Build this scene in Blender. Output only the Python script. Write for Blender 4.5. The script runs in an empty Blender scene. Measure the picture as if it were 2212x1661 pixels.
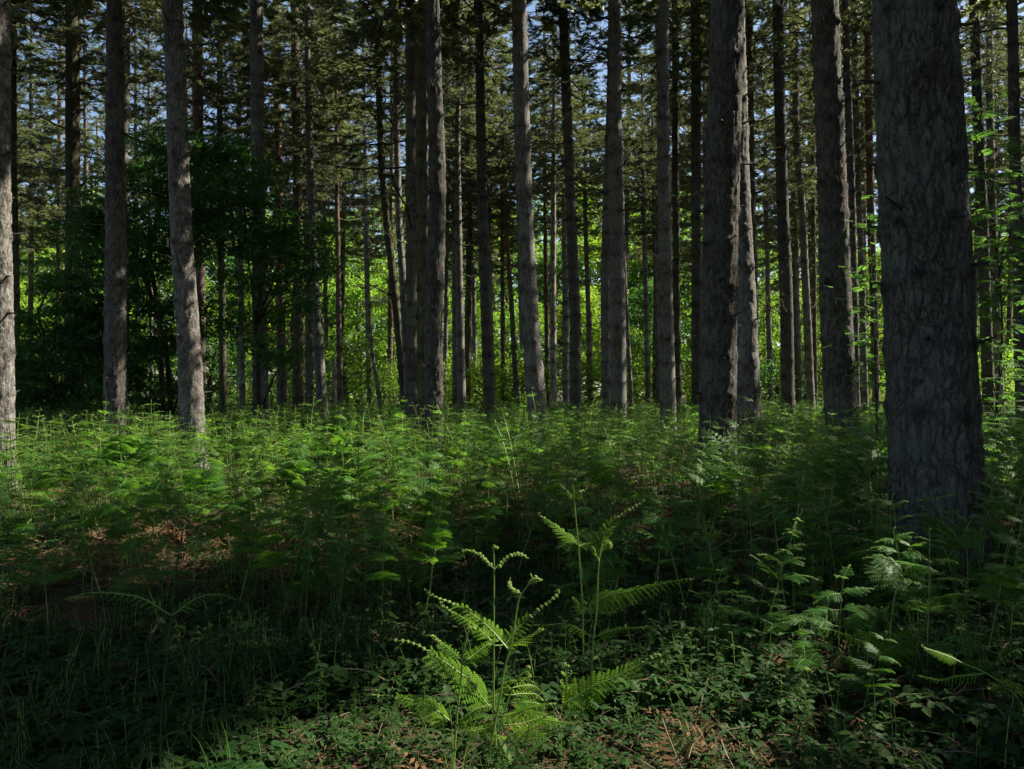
import bpy, math, random
import numpy as np
from mathutils import Vector, Matrix, Euler, Quaternion

# ------------------------------------------------------------------ camera, sky, sun, exposure
SC = bpy.context.scene
COL = SC.collection
F = 1843.0                       # focal length in picture pixels of the 2212 px wide view
CAMZ = 1.38
TILT = math.atan(22.0 / F)
cam_d = bpy.data.cameras.new('camera')
cam_d.sensor_width = 36.0
cam_d.lens = 36.0 * F / 2212.0
cam_d.clip_start = 0.05
cam_d.clip_end = 2000.0
cam = bpy.data.objects.new('camera', cam_d)
cam.location = (0, 0, CAMZ)
cam.rotation_euler = (math.pi / 2 + TILT, 0, 0)
COL.objects.link(cam)
SC.camera = cam

SUN_EL = math.radians(44.0)
SUN_AZ = math.radians(20.0)      # how far the sun stands beyond "straight right"
SUN = np.array([math.cos(SUN_EL) * math.cos(SUN_AZ), math.cos(SUN_EL) * math.sin(SUN_AZ), math.sin(SUN_EL)])
sd = bpy.data.lights.new('sun', 'SUN')
sd.energy = 5.0
sd.angle = math.radians(0.5)
sd.color = (1.0, 0.92, 0.77)
so = bpy.data.objects.new('sun', sd)
so.location = (30, 8, 30)
so.rotation_euler = Vector((SUN[0], SUN[1], SUN[2])).to_track_quat('Z', 'Y').to_euler()
COL.objects.link(so)

W = bpy.data.worlds.new('World')
SC.world = W
W.use_nodes = True
wn = W.node_tree.nodes
wn.clear()
wo = wn.new('ShaderNodeOutputWorld')
wb = wn.new('ShaderNodeBackground')
ws = wn.new('ShaderNodeTexSky')
ws.sky_type = 'NISHITA'
ws.sun_disc = False
ws.sun_elevation = SUN_EL
ws.sun_rotation = math.atan2(SUN[0], SUN[1])
ws.air_density = 1.0
ws.dust_density = 1.0
ws.ozone_density = 1.2
wb.inputs['Strength'].default_value = 0.07
W.node_tree.links.new(ws.outputs[0], wb.inputs[0])
W.node_tree.links.new(wb.outputs[0], wo.inputs[0])

vs = SC.view_settings
vs.view_transform = 'Standard'
vs.look = 'None'
vs.exposure = 1.4
vs.gamma = 1.0
SC.cycles.max_bounces = 3
SC.cycles.diffuse_bounces = 3
SC.cycles.glossy_bounces = 1
SC.cycles.transmission_bounces = 2
SC.cycles.transparent_max_bounces = 2
SC.cycles.use_adaptive_sampling = True
SC.cycles.adaptive_threshold = 0.025
SC.cycles.adaptive_min_samples = 16
SC.cycles.use_denoising = True
SC.cycles.denoising_prefilter = 'NONE'

# ------------------------------------------------------------------ small helpers
RNG = np.random.default_rng(11)
random.seed(11)

def px(x, y, d):
    """the point at depth d (metres along +y) seen at picture position x, y (2212 x 1661 view)"""
    X = (x - 1106.0) / F
    Z = -(y - 830.5) / F
    c, s = math.cos(TILT), math.sin(TILT)
    v = np.array([X, c - Z * s, s + Z * c])
    v = v * (d / v[1])
    return np.array([v[0], v[1], CAMZ + v[2]])

def hash3(ix, iy, iz, seed=0):
    h = (ix.astype(np.int64) * 374761393 + iy.astype(np.int64) * 668265263 + iz.astype(np.int64) * 2147483647 + seed * 974634777) & 0xFFFFFFFF
    h = ((h ^ (h >> 13)) * 1274126177) & 0xFFFFFFFF
    h = ((h ^ (h >> 16)) * 2246822519) & 0xFFFFFFFF
    return ((h ^ (h >> 15)) & 0xFFFFFF) / float(0xFFFFFF)

def vnoise(p, seed=0):
    i = np.floor(p).astype(np.int64)
    f = p - i
    f = f * f * (3 - 2 * f)
    r = 0
    for dx in (0, 1):
        for dy in (0, 1):
            for dz in (0, 1):
                w = (f[:, 0] if dx else 1 - f[:, 0]) * (f[:, 1] if dy else 1 - f[:, 1]) * (f[:, 2] if dz else 1 - f[:, 2])
                r = r + w * hash3(i[:, 0] + dx, i[:, 1] + dy, i[:, 2] + dz, seed)
    return r

def fbm(p, seed=0, oct=4):
    a, t, r = 0.5, 0, 0
    for k in range(oct):
        r = r + a * vnoise(p * (2 ** k), seed + k)
        t += a
        a *= 0.5
    return r / t

def worley(p, seed=0):
    i = np.floor(p).astype(np.int64)
    d1 = np.full(len(p), 9.0)
    d2 = np.full(len(p), 9.0)
    cid = np.zeros(len(p))
    for dx in (-1, 0, 1):
        for dy in (-1, 0, 1):
            for dz in (-1, 0, 1):
                a, b, c = i[:, 0] + dx, i[:, 1] + dy, i[:, 2] + dz
                q = np.stack([a + hash3(a, b, c, seed), b + hash3(a, b, c, seed + 1), c + hash3(a, b, c, seed + 2)], 1)
                d = np.linalg.norm(q - p, axis=1)
                new = d < d1
                d2 = np.where(new, d1, np.minimum(d2, d))
                cid = np.where(new, hash3(a, b, c, seed + 3), cid)
                d1 = np.where(new, d, d1)
    return d1, d2, cid

MOUNDS = [(-3.3, 7.6, 1.5, 0.22), (0.6, 9.5, 2.2, 0.12), (2.8, 3.6, 1.0, 0.10), (-2.2, 4.2, 1.0, 0.10), (3.6, 12.5, 3.0, 0.10)]
def ground_h(x, y):
    x = np.asarray(x, float); y = np.asarray(y, float)
    sh = x.shape
    p = np.stack([x.ravel() * 0.35, y.ravel() * 0.35, np.zeros(x.size)], 1)
    h = (fbm(p, 5, 3) - 0.5) * 0.22 + (fbm(p * 4.0, 9, 2) - 0.5) * 0.05
    for mx, my, r, a in MOUNDS:
        h = h + a * np.exp(-((x.ravel() - mx) ** 2 + (y.ravel() - my) ** 2) / (r * r))
    return h.reshape(sh)
def gh(x, y):
    return float(ground_h(np.array([x]), np.array([y]))[0])

class MB:
    """collects vertices and faces (triangles and quads) with a material index and float point attributes"""
    def __init__(self):
        self.V = []; self.n = 0
        self.T = []; self.TM = []; self.Q = []; self.QM = []; self.A = []
    def add(self, V, tris=None, quads=None, mat=0, attr=None):
        V = np.asarray(V, float)
        self.V.append(V)
        self.A.append(np.zeros(len(V)) if attr is None else np.broadcast_to(attr, (len(V),)))
        if tris is not None and len(tris):
            t = np.asarray(tris, np.int64) + self.n
            self.T.append(t); self.TM.append(np.full(len(t), mat))
        if quads is not None and len(quads):
            q = np.asarray(quads, np.int64) + self.n
            self.Q.append(q); self.QM.append(np.full(len(q), mat))
        self.n += len(V)
    def add_arr(self, arr, M=None, off=None, scale=1.0):
        """a finished Arr, rotated by the 3x3 matrix M, scaled and moved"""
        V = arr.V * scale
        if M is not None: V = V @ M.T
        if off is not None: V = V + off
        self.V.append(V); self.A.append(arr.A)
        if len(arr.T): self.T.append(arr.T + self.n); self.TM.append(arr.TM)
        if len(arr.Q): self.Q.append(arr.Q + self.n); self.QM.append(arr.QM)
        self.n += len(V)
    def arr(self):
        a = Arr()
        a.V = np.concatenate(self.V); a.A = np.concatenate(self.A)
        a.T = np.concatenate(self.T) if self.T else np.zeros((0, 3), np.int64)
        a.TM = np.concatenate(self.TM) if self.T else np.zeros(0, np.int64)
        a.Q = np.concatenate(self.Q) if self.Q else np.zeros((0, 4), np.int64)
        a.QM = np.concatenate(self.QM) if self.Q else np.zeros(0, np.int64)
        return a
    def mesh(self, name, mats, smooth=False, attr_name='knot'):
        return self.arr().mesh(name, mats, smooth, attr_name)

class Arr:
    def mesh(self, name, mats, smooth=False, attr_name='knot'):
        me = bpy.data.meshes.new(name)
        nt, nq = len(self.T), len(self.Q)
        me.vertices.add(len(self.V))
        me.vertices.foreach_set('co', self.V.astype(np.float32).ravel())
        me.loops.add(nt * 3 + nq * 4)
        me.polygons.add(nt + nq)
        li = np.concatenate([self.T.ravel(), self.Q.ravel()]).astype(np.int32)
        me.loops.foreach_set('vertex_index', li)
        starts = np.concatenate([np.arange(nt) * 3, nt * 3 + np.arange(nq) * 4]).astype(np.int32)
        me.polygons.foreach_set('loop_start', starts)
        me.polygons.foreach_set('material_index', np.concatenate([self.TM, self.QM]).astype(np.int32))
        if smooth:
            me.polygons.foreach_set('use_smooth', np.ones(nt + nq, bool))
        if np.any(self.A):
            at = me.attributes.new(attr_name, 'FLOAT', 'POINT')
            at.data.foreach_set('value', self.A.astype(np.float32))
        for m in (mats if isinstance(mats, (list, tuple)) else [mats]):
            me.materials.append(m)
        me.update(calc_edges=True)
        return me

def obj(name, mesh, parent=None, loc=(0, 0, 0), rot=None, scale=None):
    o = bpy.data.objects.new(name, mesh)
    COL.objects.link(o)
    if parent is not None: o.parent = parent
    o.location = tuple(float(v) for v in loc)
    if rot is not None:
        if isinstance(rot, Quaternion):
            o.rotation_mode = 'QUATERNION'; o.rotation_quaternion = rot
        else:
            o.rotation_euler = rot
    if scale is not None:
        o.scale = (scale, scale, scale) if np.isscalar(scale) else scale
    return o

def tag(o, label=None, cat=None, group=None, kind=None):
    if label: o['label'] = label
    if cat: o['category'] = cat
    if group: o['group'] = group
    if kind: o['kind'] = kind
    return o

def nrm(v):
    v = np.asarray(v, float)
    return v / max(1e-9, np.linalg.norm(v))

def tube(pts, rad, k=5, cap=True):
    """vertices and quads of a tube along pts"""
    pts = np.asarray(pts, float); n = len(pts)
    rad = np.broadcast_to(np.asarray(rad, float), (n,))
    tg = np.gradient(pts, axis=0)
    tg /= np.maximum(np.linalg.norm(tg, axis=1, keepdims=True), 1e-9)
    ref = np.array([0, 0, 1.0]) if abs(tg[0][2]) < 0.8 else np.array([1.0, 0, 0])
    u = np.cross(tg, ref); u /= np.maximum(np.linalg.norm(u, axis=1, keepdims=True), 1e-9)
    w = np.cross(tg, u)
    a = np.arange(k) * 2 * math.pi / k
    V = pts[:, None, :] + rad[:, None, None] * (u[:, None, :] * np.cos(a)[None, :, None] + w[:, None, :] * np.sin(a)[None, :, None])
    V = V.reshape(-1, 3)
    i = np.arange(n - 1)[:, None] * k; j = np.arange(k)[None, :]; j2 = (j + 1) % k
    Q = np.stack([i + j, i + j2, i + k + j2, i + k + j], -1).reshape(-1, 4)
    return V, Q

def smooth_path(P, n):
    """Catmull-Rom through P with n points per leg"""
    P = np.asarray(P, float)
    Q = np.vstack([2 * P[0] - P[1], P, 2 * P[-1] - P[-2]])
    out = []
    for i in range(1, len(Q) - 2):
        t = np.linspace(0, 1, n, endpoint=False)[:, None]
        a, b, c, d = Q[i - 1], Q[i], Q[i + 1], Q[i + 2]
        out.append(0.5 * ((2 * b) + (-a + c) * t + (2 * a - 5 * b + 4 * c - d) * t ** 2 + (-a + 3 * b - 3 * c + d) * t ** 3))
    out.append(P[-1:])
    return np.vstack(out)

def rotz(a):
    c, s = math.cos(a), math.sin(a)
    return np.array([[c, -s, 0], [s, c, 0], [0, 0, 1.0]])
def frame(d, up=(0, 0, 1.0), roll=0.0):
    """3x3 with local x along d, local z near up"""
    x = nrm(d); up = np.asarray(up, float)
    if abs(np.dot(x, up)) > 0.97: up = np.array([0.3, 1.0, 0.1])
    y = nrm(np.cross(up, x)); z = np.cross(x, y)
    if roll:
        c, s = math.cos(roll), math.sin(roll)
        y, z = c * y + s * z, -s * y + c * z
    return np.stack([x, y, z], 1)

# ------------------------------------------------------------------ materials
def new_mat(name):
    m = bpy.data.materials.new(name); m.use_nodes = True
    m.node_tree.nodes.clear()
    return m, m.node_tree.nodes, m.node_tree.links

def ramp(nodes, stops, interp='LINEAR'):
    r = nodes.new('ShaderNodeValToRGB')
    r.color_ramp.interpolation = interp
    e = r.color_ramp.elements
    while len(e) < len(stops): e.new(0.5)
    for k, (p, c) in enumerate(stops):
        e[k].position = p
        e[k].color = (c[0], c[1], c[2], 1) if not np.isscalar(c) else (c, c, c, 1)
    return r

def mixrgb(nodes, links, a, b, fac, mode='MIX'):
    m = nodes.new('ShaderNodeMix'); m.data_type = 'RGBA'; m.blend_type = mode
    for s, v in ((6, a), (7, b)):
        if isinstance(v, tuple): m.inputs[s].default_value = (v[0], v[1], v[2], 1)
        else: links.new(v, m.inputs[s])
    if isinstance(fac, (int, float)): m.inputs[0].default_value = fac
    else: links.new(fac, m.inputs[0])
    return m.outputs[2]

def bark_mat(name, dark, mid, pale, lichen=None, lichen_amt=0.0, scale=1.0, bump=0.6, stretch=0.3, red_top=None):
    m, N, L = new_mat(name)
    out = N.new('ShaderNodeOutputMaterial'); bs = N.new('ShaderNodeBsdfPrincipled')
    L.new(bs.outputs[0], out.inputs[0])
    tc = N.new('ShaderNodeTexCoord'); oi = N.new('ShaderNodeObjectInfo')
    mp = N.new('ShaderNodeMapping'); mp.inputs['Scale'].default_value = (scale, scale, scale * stretch)
    va = N.new('ShaderNodeVectorMath'); va.operation = 'ADD'
    cm = N.new('ShaderNodeCombineXYZ')
    ml = N.new('ShaderNodeMath'); ml.operation = 'MULTIPLY'; ml.inputs[1].default_value = 37.0
    L.new(oi.outputs['Random'], ml.inputs[0]); L.new(ml.outputs[0], cm.inputs[0]); L.new(ml.outputs[0], cm.inputs[2])
    L.new(tc.outputs['Object'], va.inputs[0]); L.new(cm.outputs[0], va.inputs[1])
    L.new(va.outputs[0], mp.inputs['Vector'])
    n1 = N.new('ShaderNodeTexNoise'); n1.inputs['Scale'].default_value = 13.0; n1.inputs['Detail'].default_value = 6; n1.inputs['Roughness'].default_value = 0.68
    L.new(mp.outputs[0], n1.inputs['Vector'])
    nf = N.new('ShaderNodeTexNoise'); nf.inputs['Scale'].default_value = 16.0; nf.inputs['Detail'].default_value = 3; nf.inputs['Distortion'].default_value = 0.7
    L.new(mp.outputs[0], nf.inputs['Vector'])
    sb = N.new('ShaderNodeMath'); sb.operation = 'SUBTRACT'; sb.inputs[1].default_value = 0.5; L.new(nf.outputs['Fac'], sb.inputs[0])
    ab = N.new('ShaderNodeMath'); ab.operation = 'ABSOLUTE'; L.new(sb.outputs[0], ab.inputs[0])
    cr = ramp(N, [(0.0, 0.0), (0.05, 1.0)])
    L.new(ab.outputs[0], cr.inputs[0])
    base = ramp(N, [(0.28, dark), (0.52, mid), (0.78, pale)])
    L.new(n1.outputs['Fac'], base.inputs[0])
    c = mixrgb(N, L, tuple(0.55 * v for v in dark), base.outputs[0], cr.outputs[0])
    n2 = N.new('ShaderNodeTexNoise'); n2.inputs['Scale'].default_value = 1.7; n2.inputs['Detail'].default_value = 3
    L.new(va.outputs[0], n2.inputs['Vector'])
    if lichen:
        r2 = ramp(N, [(0.45, 0.0), (0.62, lichen_amt)])
        L.new(n2.outputs['Fac'], r2.inputs[0])
        c = mixrgb(N, L, c, lichen, r2.outputs[0])
    # per-tree tint
    tint = ramp(N, [(0.0, (0.76, 0.74, 0.71)), (0.5, (1.0, 0.99, 0.98)), (1.0, (1.15, 1.13, 1.10))])
    L.new(oi.outputs['Random'], tint.inputs[0])
    c = mixrgb(N, L, c, tint.outputs[0], 1.0, 'MULTIPLY')
    if red_top:
        sp = N.new('ShaderNodeSeparateXYZ'); L.new(tc.outputs['Object'], sp.inputs[0])
        mr = N.new('ShaderNodeMapRange'); mr.inputs[1].default_value = 4.0; mr.inputs[2].default_value = 10.0
        L.new(sp.outputs[2], mr.inputs[0])
        c = mixrgb(N, L, c, red_top, mr.outputs[0])
    at = N.new('ShaderNodeAttribute'); at.attribute_name = 'knot'
    c = mixrgb(N, L, c, (0.018, 0.015, 0.013), at.outputs['Fac'])
    L.new(c, bs.inputs['Base Color'])
    bs.inputs['Roughness'].default_value = 0.9
    bs.inputs['Specular IOR Level'].default_value = 0.25
    bp = N.new('ShaderNodeBump'); bp.inputs['Strength'].default_value = bump; bp.inputs['Distance'].default_value = 0.012
    ad = N.new('ShaderNodeMath'); ad.operation = 'MULTIPLY_ADD'; ad.inputs[1].default_value = 0.8
    L.new(n1.outputs['Fac'], ad.inputs[0]); L.new(cr.outputs[0], ad.inputs[2])
    L.new(ad.outputs[0], bp.inputs['Height']); L.new(bp.outputs[0], bs.inputs['Normal'])
    return m

def leaf_mat(name, c0, c1, trans, tfac=0.45, rough=0.5, spec=0.3, vary=0.35, nscale=6.0):
    """c0/c1: two base colours mixed at random per object and by noise; trans: colour of light passing through"""
    m, N, L = new_mat(name)
    out = N.new('ShaderNodeOutputMaterial')
    bs = N.new('ShaderNodeBsdfPrincipled'); tr = N.new('ShaderNodeBsdfTranslucent'); mx = N.new('ShaderNodeMixShader')
    oi = N.new('ShaderNodeObjectInfo'); geo = N.new('ShaderNodeNewGeometry')
    nz = N.new('ShaderNodeTexNoise'); nz.inputs['Scale'].default_value = nscale; nz.inputs['Detail'].default_value = 3
    L.new(geo.outputs['Position'], nz.inputs['Vector'])
    rr = ramp(N, [(0.3, 0.0), (0.7, 1.0)]); L.new(nz.outputs['Fac'], rr.inputs[0])
    av = N.new('ShaderNodeMath'); av.operation = 'MULTIPLY_ADD'; av.inputs[1].default_value = 0.5
    hl = N.new('ShaderNodeMath'); hl.operation = 'MULTIPLY'; hl.inputs[1].default_value = 0.5
    L.new(oi.outputs['Random'], hl.inputs[0])
    L.new(rr.outputs[0], av.inputs[0]); L.new(hl.outputs[0], av.inputs[2])
    c = mixrgb(N, L, c0, c1, av.outputs[0])
    L.new(c, bs.inputs['Base Color'])
    bs.inputs['Roughness'].default_value = rough
    bs.inputs['Specular IOR Level'].default_value = spec
    t = mixrgb(N, L, tuple(v * (1 - vary) for v in trans), trans, av.outputs[0])
    L.new(t, tr.inputs[0])
    mx.inputs[0].default_value = tfac
    L.new(bs.outputs[0], mx.inputs[1]); L.new(tr.outputs[0], mx.inputs[2])
    L.new(mx.outputs[0], out.inputs[0])
    return m

def plain_mat(name, c0, c1, rough=0.85, nscale=14.0, spec=0.2):
    m, N, L = new_mat(name)
    out = N.new('ShaderNodeOutputMaterial'); bs = N.new('ShaderNodeBsdfPrincipled'); L.new(bs.outputs[0], out.inputs[0])
    oi = N.new('ShaderNodeObjectInfo'); geo = N.new('ShaderNodeNewGeometry')
    nz = N.new('ShaderNodeTexNoise'); nz.inputs['Scale'].default_value = nscale; nz.inputs['Detail'].default_value = 4
    L.new(geo.outputs['Position'], nz.inputs['Vector'])
    rr = ramp(N, [(0.3, c0), (0.7, c1)]); L.new(nz.outputs['Fac'], rr.inputs[0])
    tint = ramp(N, [(0.0, (0.6, 0.6, 0.6)), (1.0, (1.25, 1.2, 1.15))]); L.new(oi.outputs['Random'], tint.inputs[0])
    L.new(mixrgb(N, L, rr.outputs[0], tint.outputs[0], 1.0, 'MULTIPLY'), bs.inputs['Base Color'])
    bs.inputs['Roughness'].default_value = rough; bs.inputs['Specular IOR Level'].default_value = spec
    return m

M = {}
M['bark'] = bark_mat('pine_bark', (0.070, 0.062, 0.053), (0.178, 0.166, 0.150), (0.295, 0.282, 0.262), (0.215, 0.220, 0.205), 0.5, stretch=0.45, scale=1.25)
M['bark_near'] = bark_mat('pine_bark_thick', (0.048, 0.041, 0.033), (0.115, 0.104, 0.088), (0.195, 0.183, 0.162), (0.130, 0.148, 0.132), 0.55, scale=1.6, bump=0.6, stretch=0.35)
M['bark_moss'] = bark_mat('pine_bark_mossy', (0.040, 0.036, 0.024), (0.10, 0.092, 0.060), (0.18, 0.165, 0.11), (0.10, 0.115, 0.045), 0.75)
M['bark_red'] = bark_mat('scots_bark', (0.070, 0.050, 0.040), (0.15, 0.12, 0.10), (0.25, 0.21, 0.18), None, 0, red_top=(0.165, 0.108, 0.072))
M['bark_birch'] = bark_mat('pale_bark', (0.10, 0.085, 0.07), (0.30, 0.27, 0.23), (0.50, 0.47, 0.42), None, 0)
M['deadwood'] = plain_mat('dead_branch_wood', (0.028, 0.023, 0.018), (0.085, 0.075, 0.055))
M['mosswood'] = plain_mat('mossy_branch_wood', (0.05, 0.055, 0.02), (0.16, 0.17, 0.065))
M['palewood'] = plain_mat('bare_pale_wood', (0.16, 0.13, 0.10), (0.38, 0.33, 0.27))
M['needle'] = leaf_mat('pine_needles', (0.092, 0.120, 0.052), (0.160, 0.186, 0.096), (0.26, 0.31, 0.10), 0.40, 0.45, 0.5, nscale=0.9)
M['needle_brown'] = leaf_mat('dead_pine_needles', (0.10, 0.065, 0.03), (0.17, 0.11, 0.055), (0.16, 0.09, 0.03), 0.25, 0.6, 0.2)
M['bracken'] = leaf_mat('bracken_green', (0.028, 0.105, 0.014), (0.062, 0.170, 0.026), (0.22, 0.50, 0.035), 0.46, 0.5, 0.3, nscale=3.0)
M['bracken_stem'] = leaf_mat('bracken_stem_green', (0.13, 0.22, 0.04), (0.20, 0.29, 0.06), (0.22, 0.34, 0.06), 0.15, 0.4, 0.4)
M['fiddle'] = leaf_mat('fiddlehead_green', (0.15, 0.24, 0.05), (0.24, 0.33, 0.09), (0.22, 0.34, 0.07), 0.25, 0.8, 0.05)
M['bracken_young_sunlit'] = leaf_mat('bracken_young_sunlit_green', (0.072, 0.185, 0.014), (0.135, 0.255, 0.024), (0.38, 0.62, 0.04), 0.50, 0.7, 0.05, nscale=9.0)  # brighter, yellower copy of bracken green, giving the young front ferns their sunlit look
M['beech'] = leaf_mat('broadleaf_bright', (0.045, 0.125, 0.018), (0.095, 0.190, 0.028), (0.34, 0.60, 0.045), 0.55, 0.5, 0.3, nscale=0.7)
M['beech2'] = leaf_mat('broadleaf_yellow_green', (0.080, 0.170, 0.022), (0.150, 0.250, 0.040), (0.44, 0.68, 0.05), 0.55, 0.5, 0.3, nscale=0.7)
M['oak'] = leaf_mat('broadleaf_dark', (0.020, 0.070, 0.018), (0.044, 0.110, 0.028), (0.12, 0.33, 0.035), 0.44, 0.4, 0.35, nscale=1.3)
M['rowan'] = leaf_mat('rowan_green', (0.048, 0.125, 0.034), (0.085, 0.175, 0.050), (0.20, 0.46, 0.06), 0.45, 0.6, 0.15)
M['herb'] = leaf_mat('undergrowth_green', (0.014, 0.046, 0.010), (0.034, 0.078, 0.018), (0.08, 0.20, 0.025), 0.32, 0.6, 0.12)
M['grass'] = leaf_mat('grass_green', (0.045, 0.11, 0.02), (0.085, 0.16, 0.035), (0.18, 0.34, 0.05), 0.4, 0.45, 0.4)
M['litter'] = leaf_mat('dead_bracken_brown', (0.085, 0.045, 0.020), (0.21, 0.115, 0.055), (0.18, 0.08, 0.03), 0.2, 0.8, 0.15, nscale=5.0)
M['twig'] = plain_mat('dead_stalk', (0.10, 0.075, 0.05), (0.30, 0.23, 0.16))
def ground_mat():
    m, N, L = new_mat('forest_floor')
    out = N.new('ShaderNodeOutputMaterial'); bs = N.new('ShaderNodeBsdfPrincipled'); L.new(bs.outputs[0], out.inputs[0])
    geo = N.new('ShaderNodeNewGeometry')
    n1 = N.new('ShaderNodeTexNoise'); n1.inputs['Scale'].default_value = 1.1; n1.inputs['Detail'].default_value = 5
    n2 = N.new('ShaderNodeTexNoise'); n2.inputs['Scale'].default_value = 38.0; n2.inputs['Detail'].default_value = 6
    for n in (n1, n2): L.new(geo.outputs['Position'], n.inputs['Vector'])
    r1 = ramp(N, [(0.3, (0.030, 0.020, 0.012)), (0.55, (0.075, 0.045, 0.026)), (0.75, (0.12, 0.075, 0.045))]); L.new(n2.outputs['Fac'], r1.inputs[0])
    r2 = ramp(N, [(0.42, 0.0), (0.62, 0.55)]); L.new(n1.outputs['Fac'], r2.inputs[0])
    c = mixrgb(N, L, r1.outputs[0], (0.022, 0.045, 0.012), r2.outputs[0])
    L.new(c, bs.inputs['Base Color']); bs.inputs['Roughness'].default_value = 0.95; bs.inputs['Specular IOR Level'].default_value = 0.1
    bp = N.new('ShaderNodeBump'); bp.inputs['Strength'].default_value = 0.8; bp.inputs['Distance'].default_value = 0.03
    L.new(n2.outputs['Fac'], bp.inputs['Height']); L.new(bp.outputs[0], bs.inputs['Normal'])
    return m
M['ground'] = ground_mat()

# ------------------------------------------------------------------ ground
def build_ground():
    xs = np.concatenate([np.linspace(-300, -40, 20), np.linspace(-38, -10, 40), np.linspace(-9.8, 9.8, 150), np.linspace(10, 38, 40), np.linspace(40, 300, 20)])
    ys = np.concatenate([np.linspace(-120, -6, 24), np.linspace(-5, 1.5, 16), np.linspace(1.6, 16, 150), np.linspace(16.3, 60, 80), np.linspace(64, 500, 30)])
    X, Y = np.meshgrid(xs, ys)
    Z = ground_h(X, Y)
    V = np.stack([X, Y, Z], -1).reshape(-1, 3)
    nx = len(xs)
    i, j = np.meshgrid(np.arange(len(ys) - 1), np.arange(nx - 1), indexing='ij')
    a = (i * nx + j).ravel()
    mb = MB(); mb.add(V, quads=np.stack([a, a + 1, a + nx + 1, a + nx], 1))
    o = obj('ground', mb.mesh('ground', M['ground'], True))
    tag(o, 'dark forest floor of brown leaf litter and soil', kind='structure')
build_ground()

# ------------------------------------------------------------------ pines
# gaps cut in the canopy to let sun reach chosen points: (point, radius, share of boughs missing) along the line from the point towards the sun
GAPS = []
def gap(x, y, d, r, share=1.0):
    GAPS.append((px(x, y, d), r, share))
gap(1060, 1310, 3.1, 0.34)          # the tall curled ferns in front
gap(1030, 1500, 3.1, 0.32)
gap(1290, 1450, 3.05, 0.22)
gap(890, 1430, 3.0, 0.22)
gap(1400, 1420, 3.05, 0.15)
gap(1400, 1275, 3.9, 0.2, 0.98)
gap(1260, 1140, 3.9, 0.15, 0.98)
gap(150, 1010, 10.0, 2.2, 0.9)      # bracken on the left
gap(450, 980, 12.0, 2.2, 0.85)
gap(700, 950, 15.0, 2.2, 0.8)
gap(60, 1200, 6.4, 0.6, 0.95)       # brown patch
gap(330, 1215, 6.7, 0.45, 0.8)
gap(10, 700, 11.5, 1.3, 0.95)       # pale trunk at the left edge
gap(10, 900, 11.5, 1.3, 0.95)
gap(1050, 930, 18.0, 2.5, 0.7)
gap(1300, 930, 18.0, 2.5, 0.7)
gap(1750, 950, 10.5, 2.0, 0.9)
gap(1400, 980, 12.0, 1.6, 0.8)
gap(1900, 1050, 7.5, 0.8, 0.85)
gap(1650, 1080, 7.5, 0.5, 0.8)

gap(2180, 1000, 9.0, 1.2, 0.9)
gap(2150, 560, 10.3, 1.5, 0.9)
gap(2160, 850, 10.3, 1.0, 0.9)      # rowan
gap(1610, 420, 14.8, 0.9, 0.95)
gap(640, 540, 20.2, 0.9, 0.95)
gap(330, 420, 20.4, 1.0, 0.6)
gap(1960, 1370, 3.9, 0.2, 0.98)
gap(2070, 1450, 3.4, 0.18, 0.98)
gap(2150, 1610, 3.0, 0.12, 0.98)
gap(2100, 1250, 5.0, 0.35, 0.85)
gap(1780, 1250, 5.2, 0.4, 0.85)
gap(2190, 1350, 4.2, 0.2, 0.9)
gap(1010, 1240, 6.8, 0.5, 0.8)
for gx_, gy_, gd_, gr_ in ((1065, 800, 25.4, .8), (1350, 700, 22.9, .8), (1355, 420, 22.9, .8), (1458, 560, 22.4, .9), (1458, 200, 22.4, .9), (1200, 700, 34, 1.0), (1000, 700, 30, 1.0), (1000, 400, 30, 1.0), (1845, 500, 13.7, .5), (646, 420, 32, 1.3), (440, 150, 30, 1.2), (262, 800, 16.5, .5), (960, 250, 15.3, .4)):
    gap(gx_, gy_, gd_, gr_, 0.9)

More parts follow.
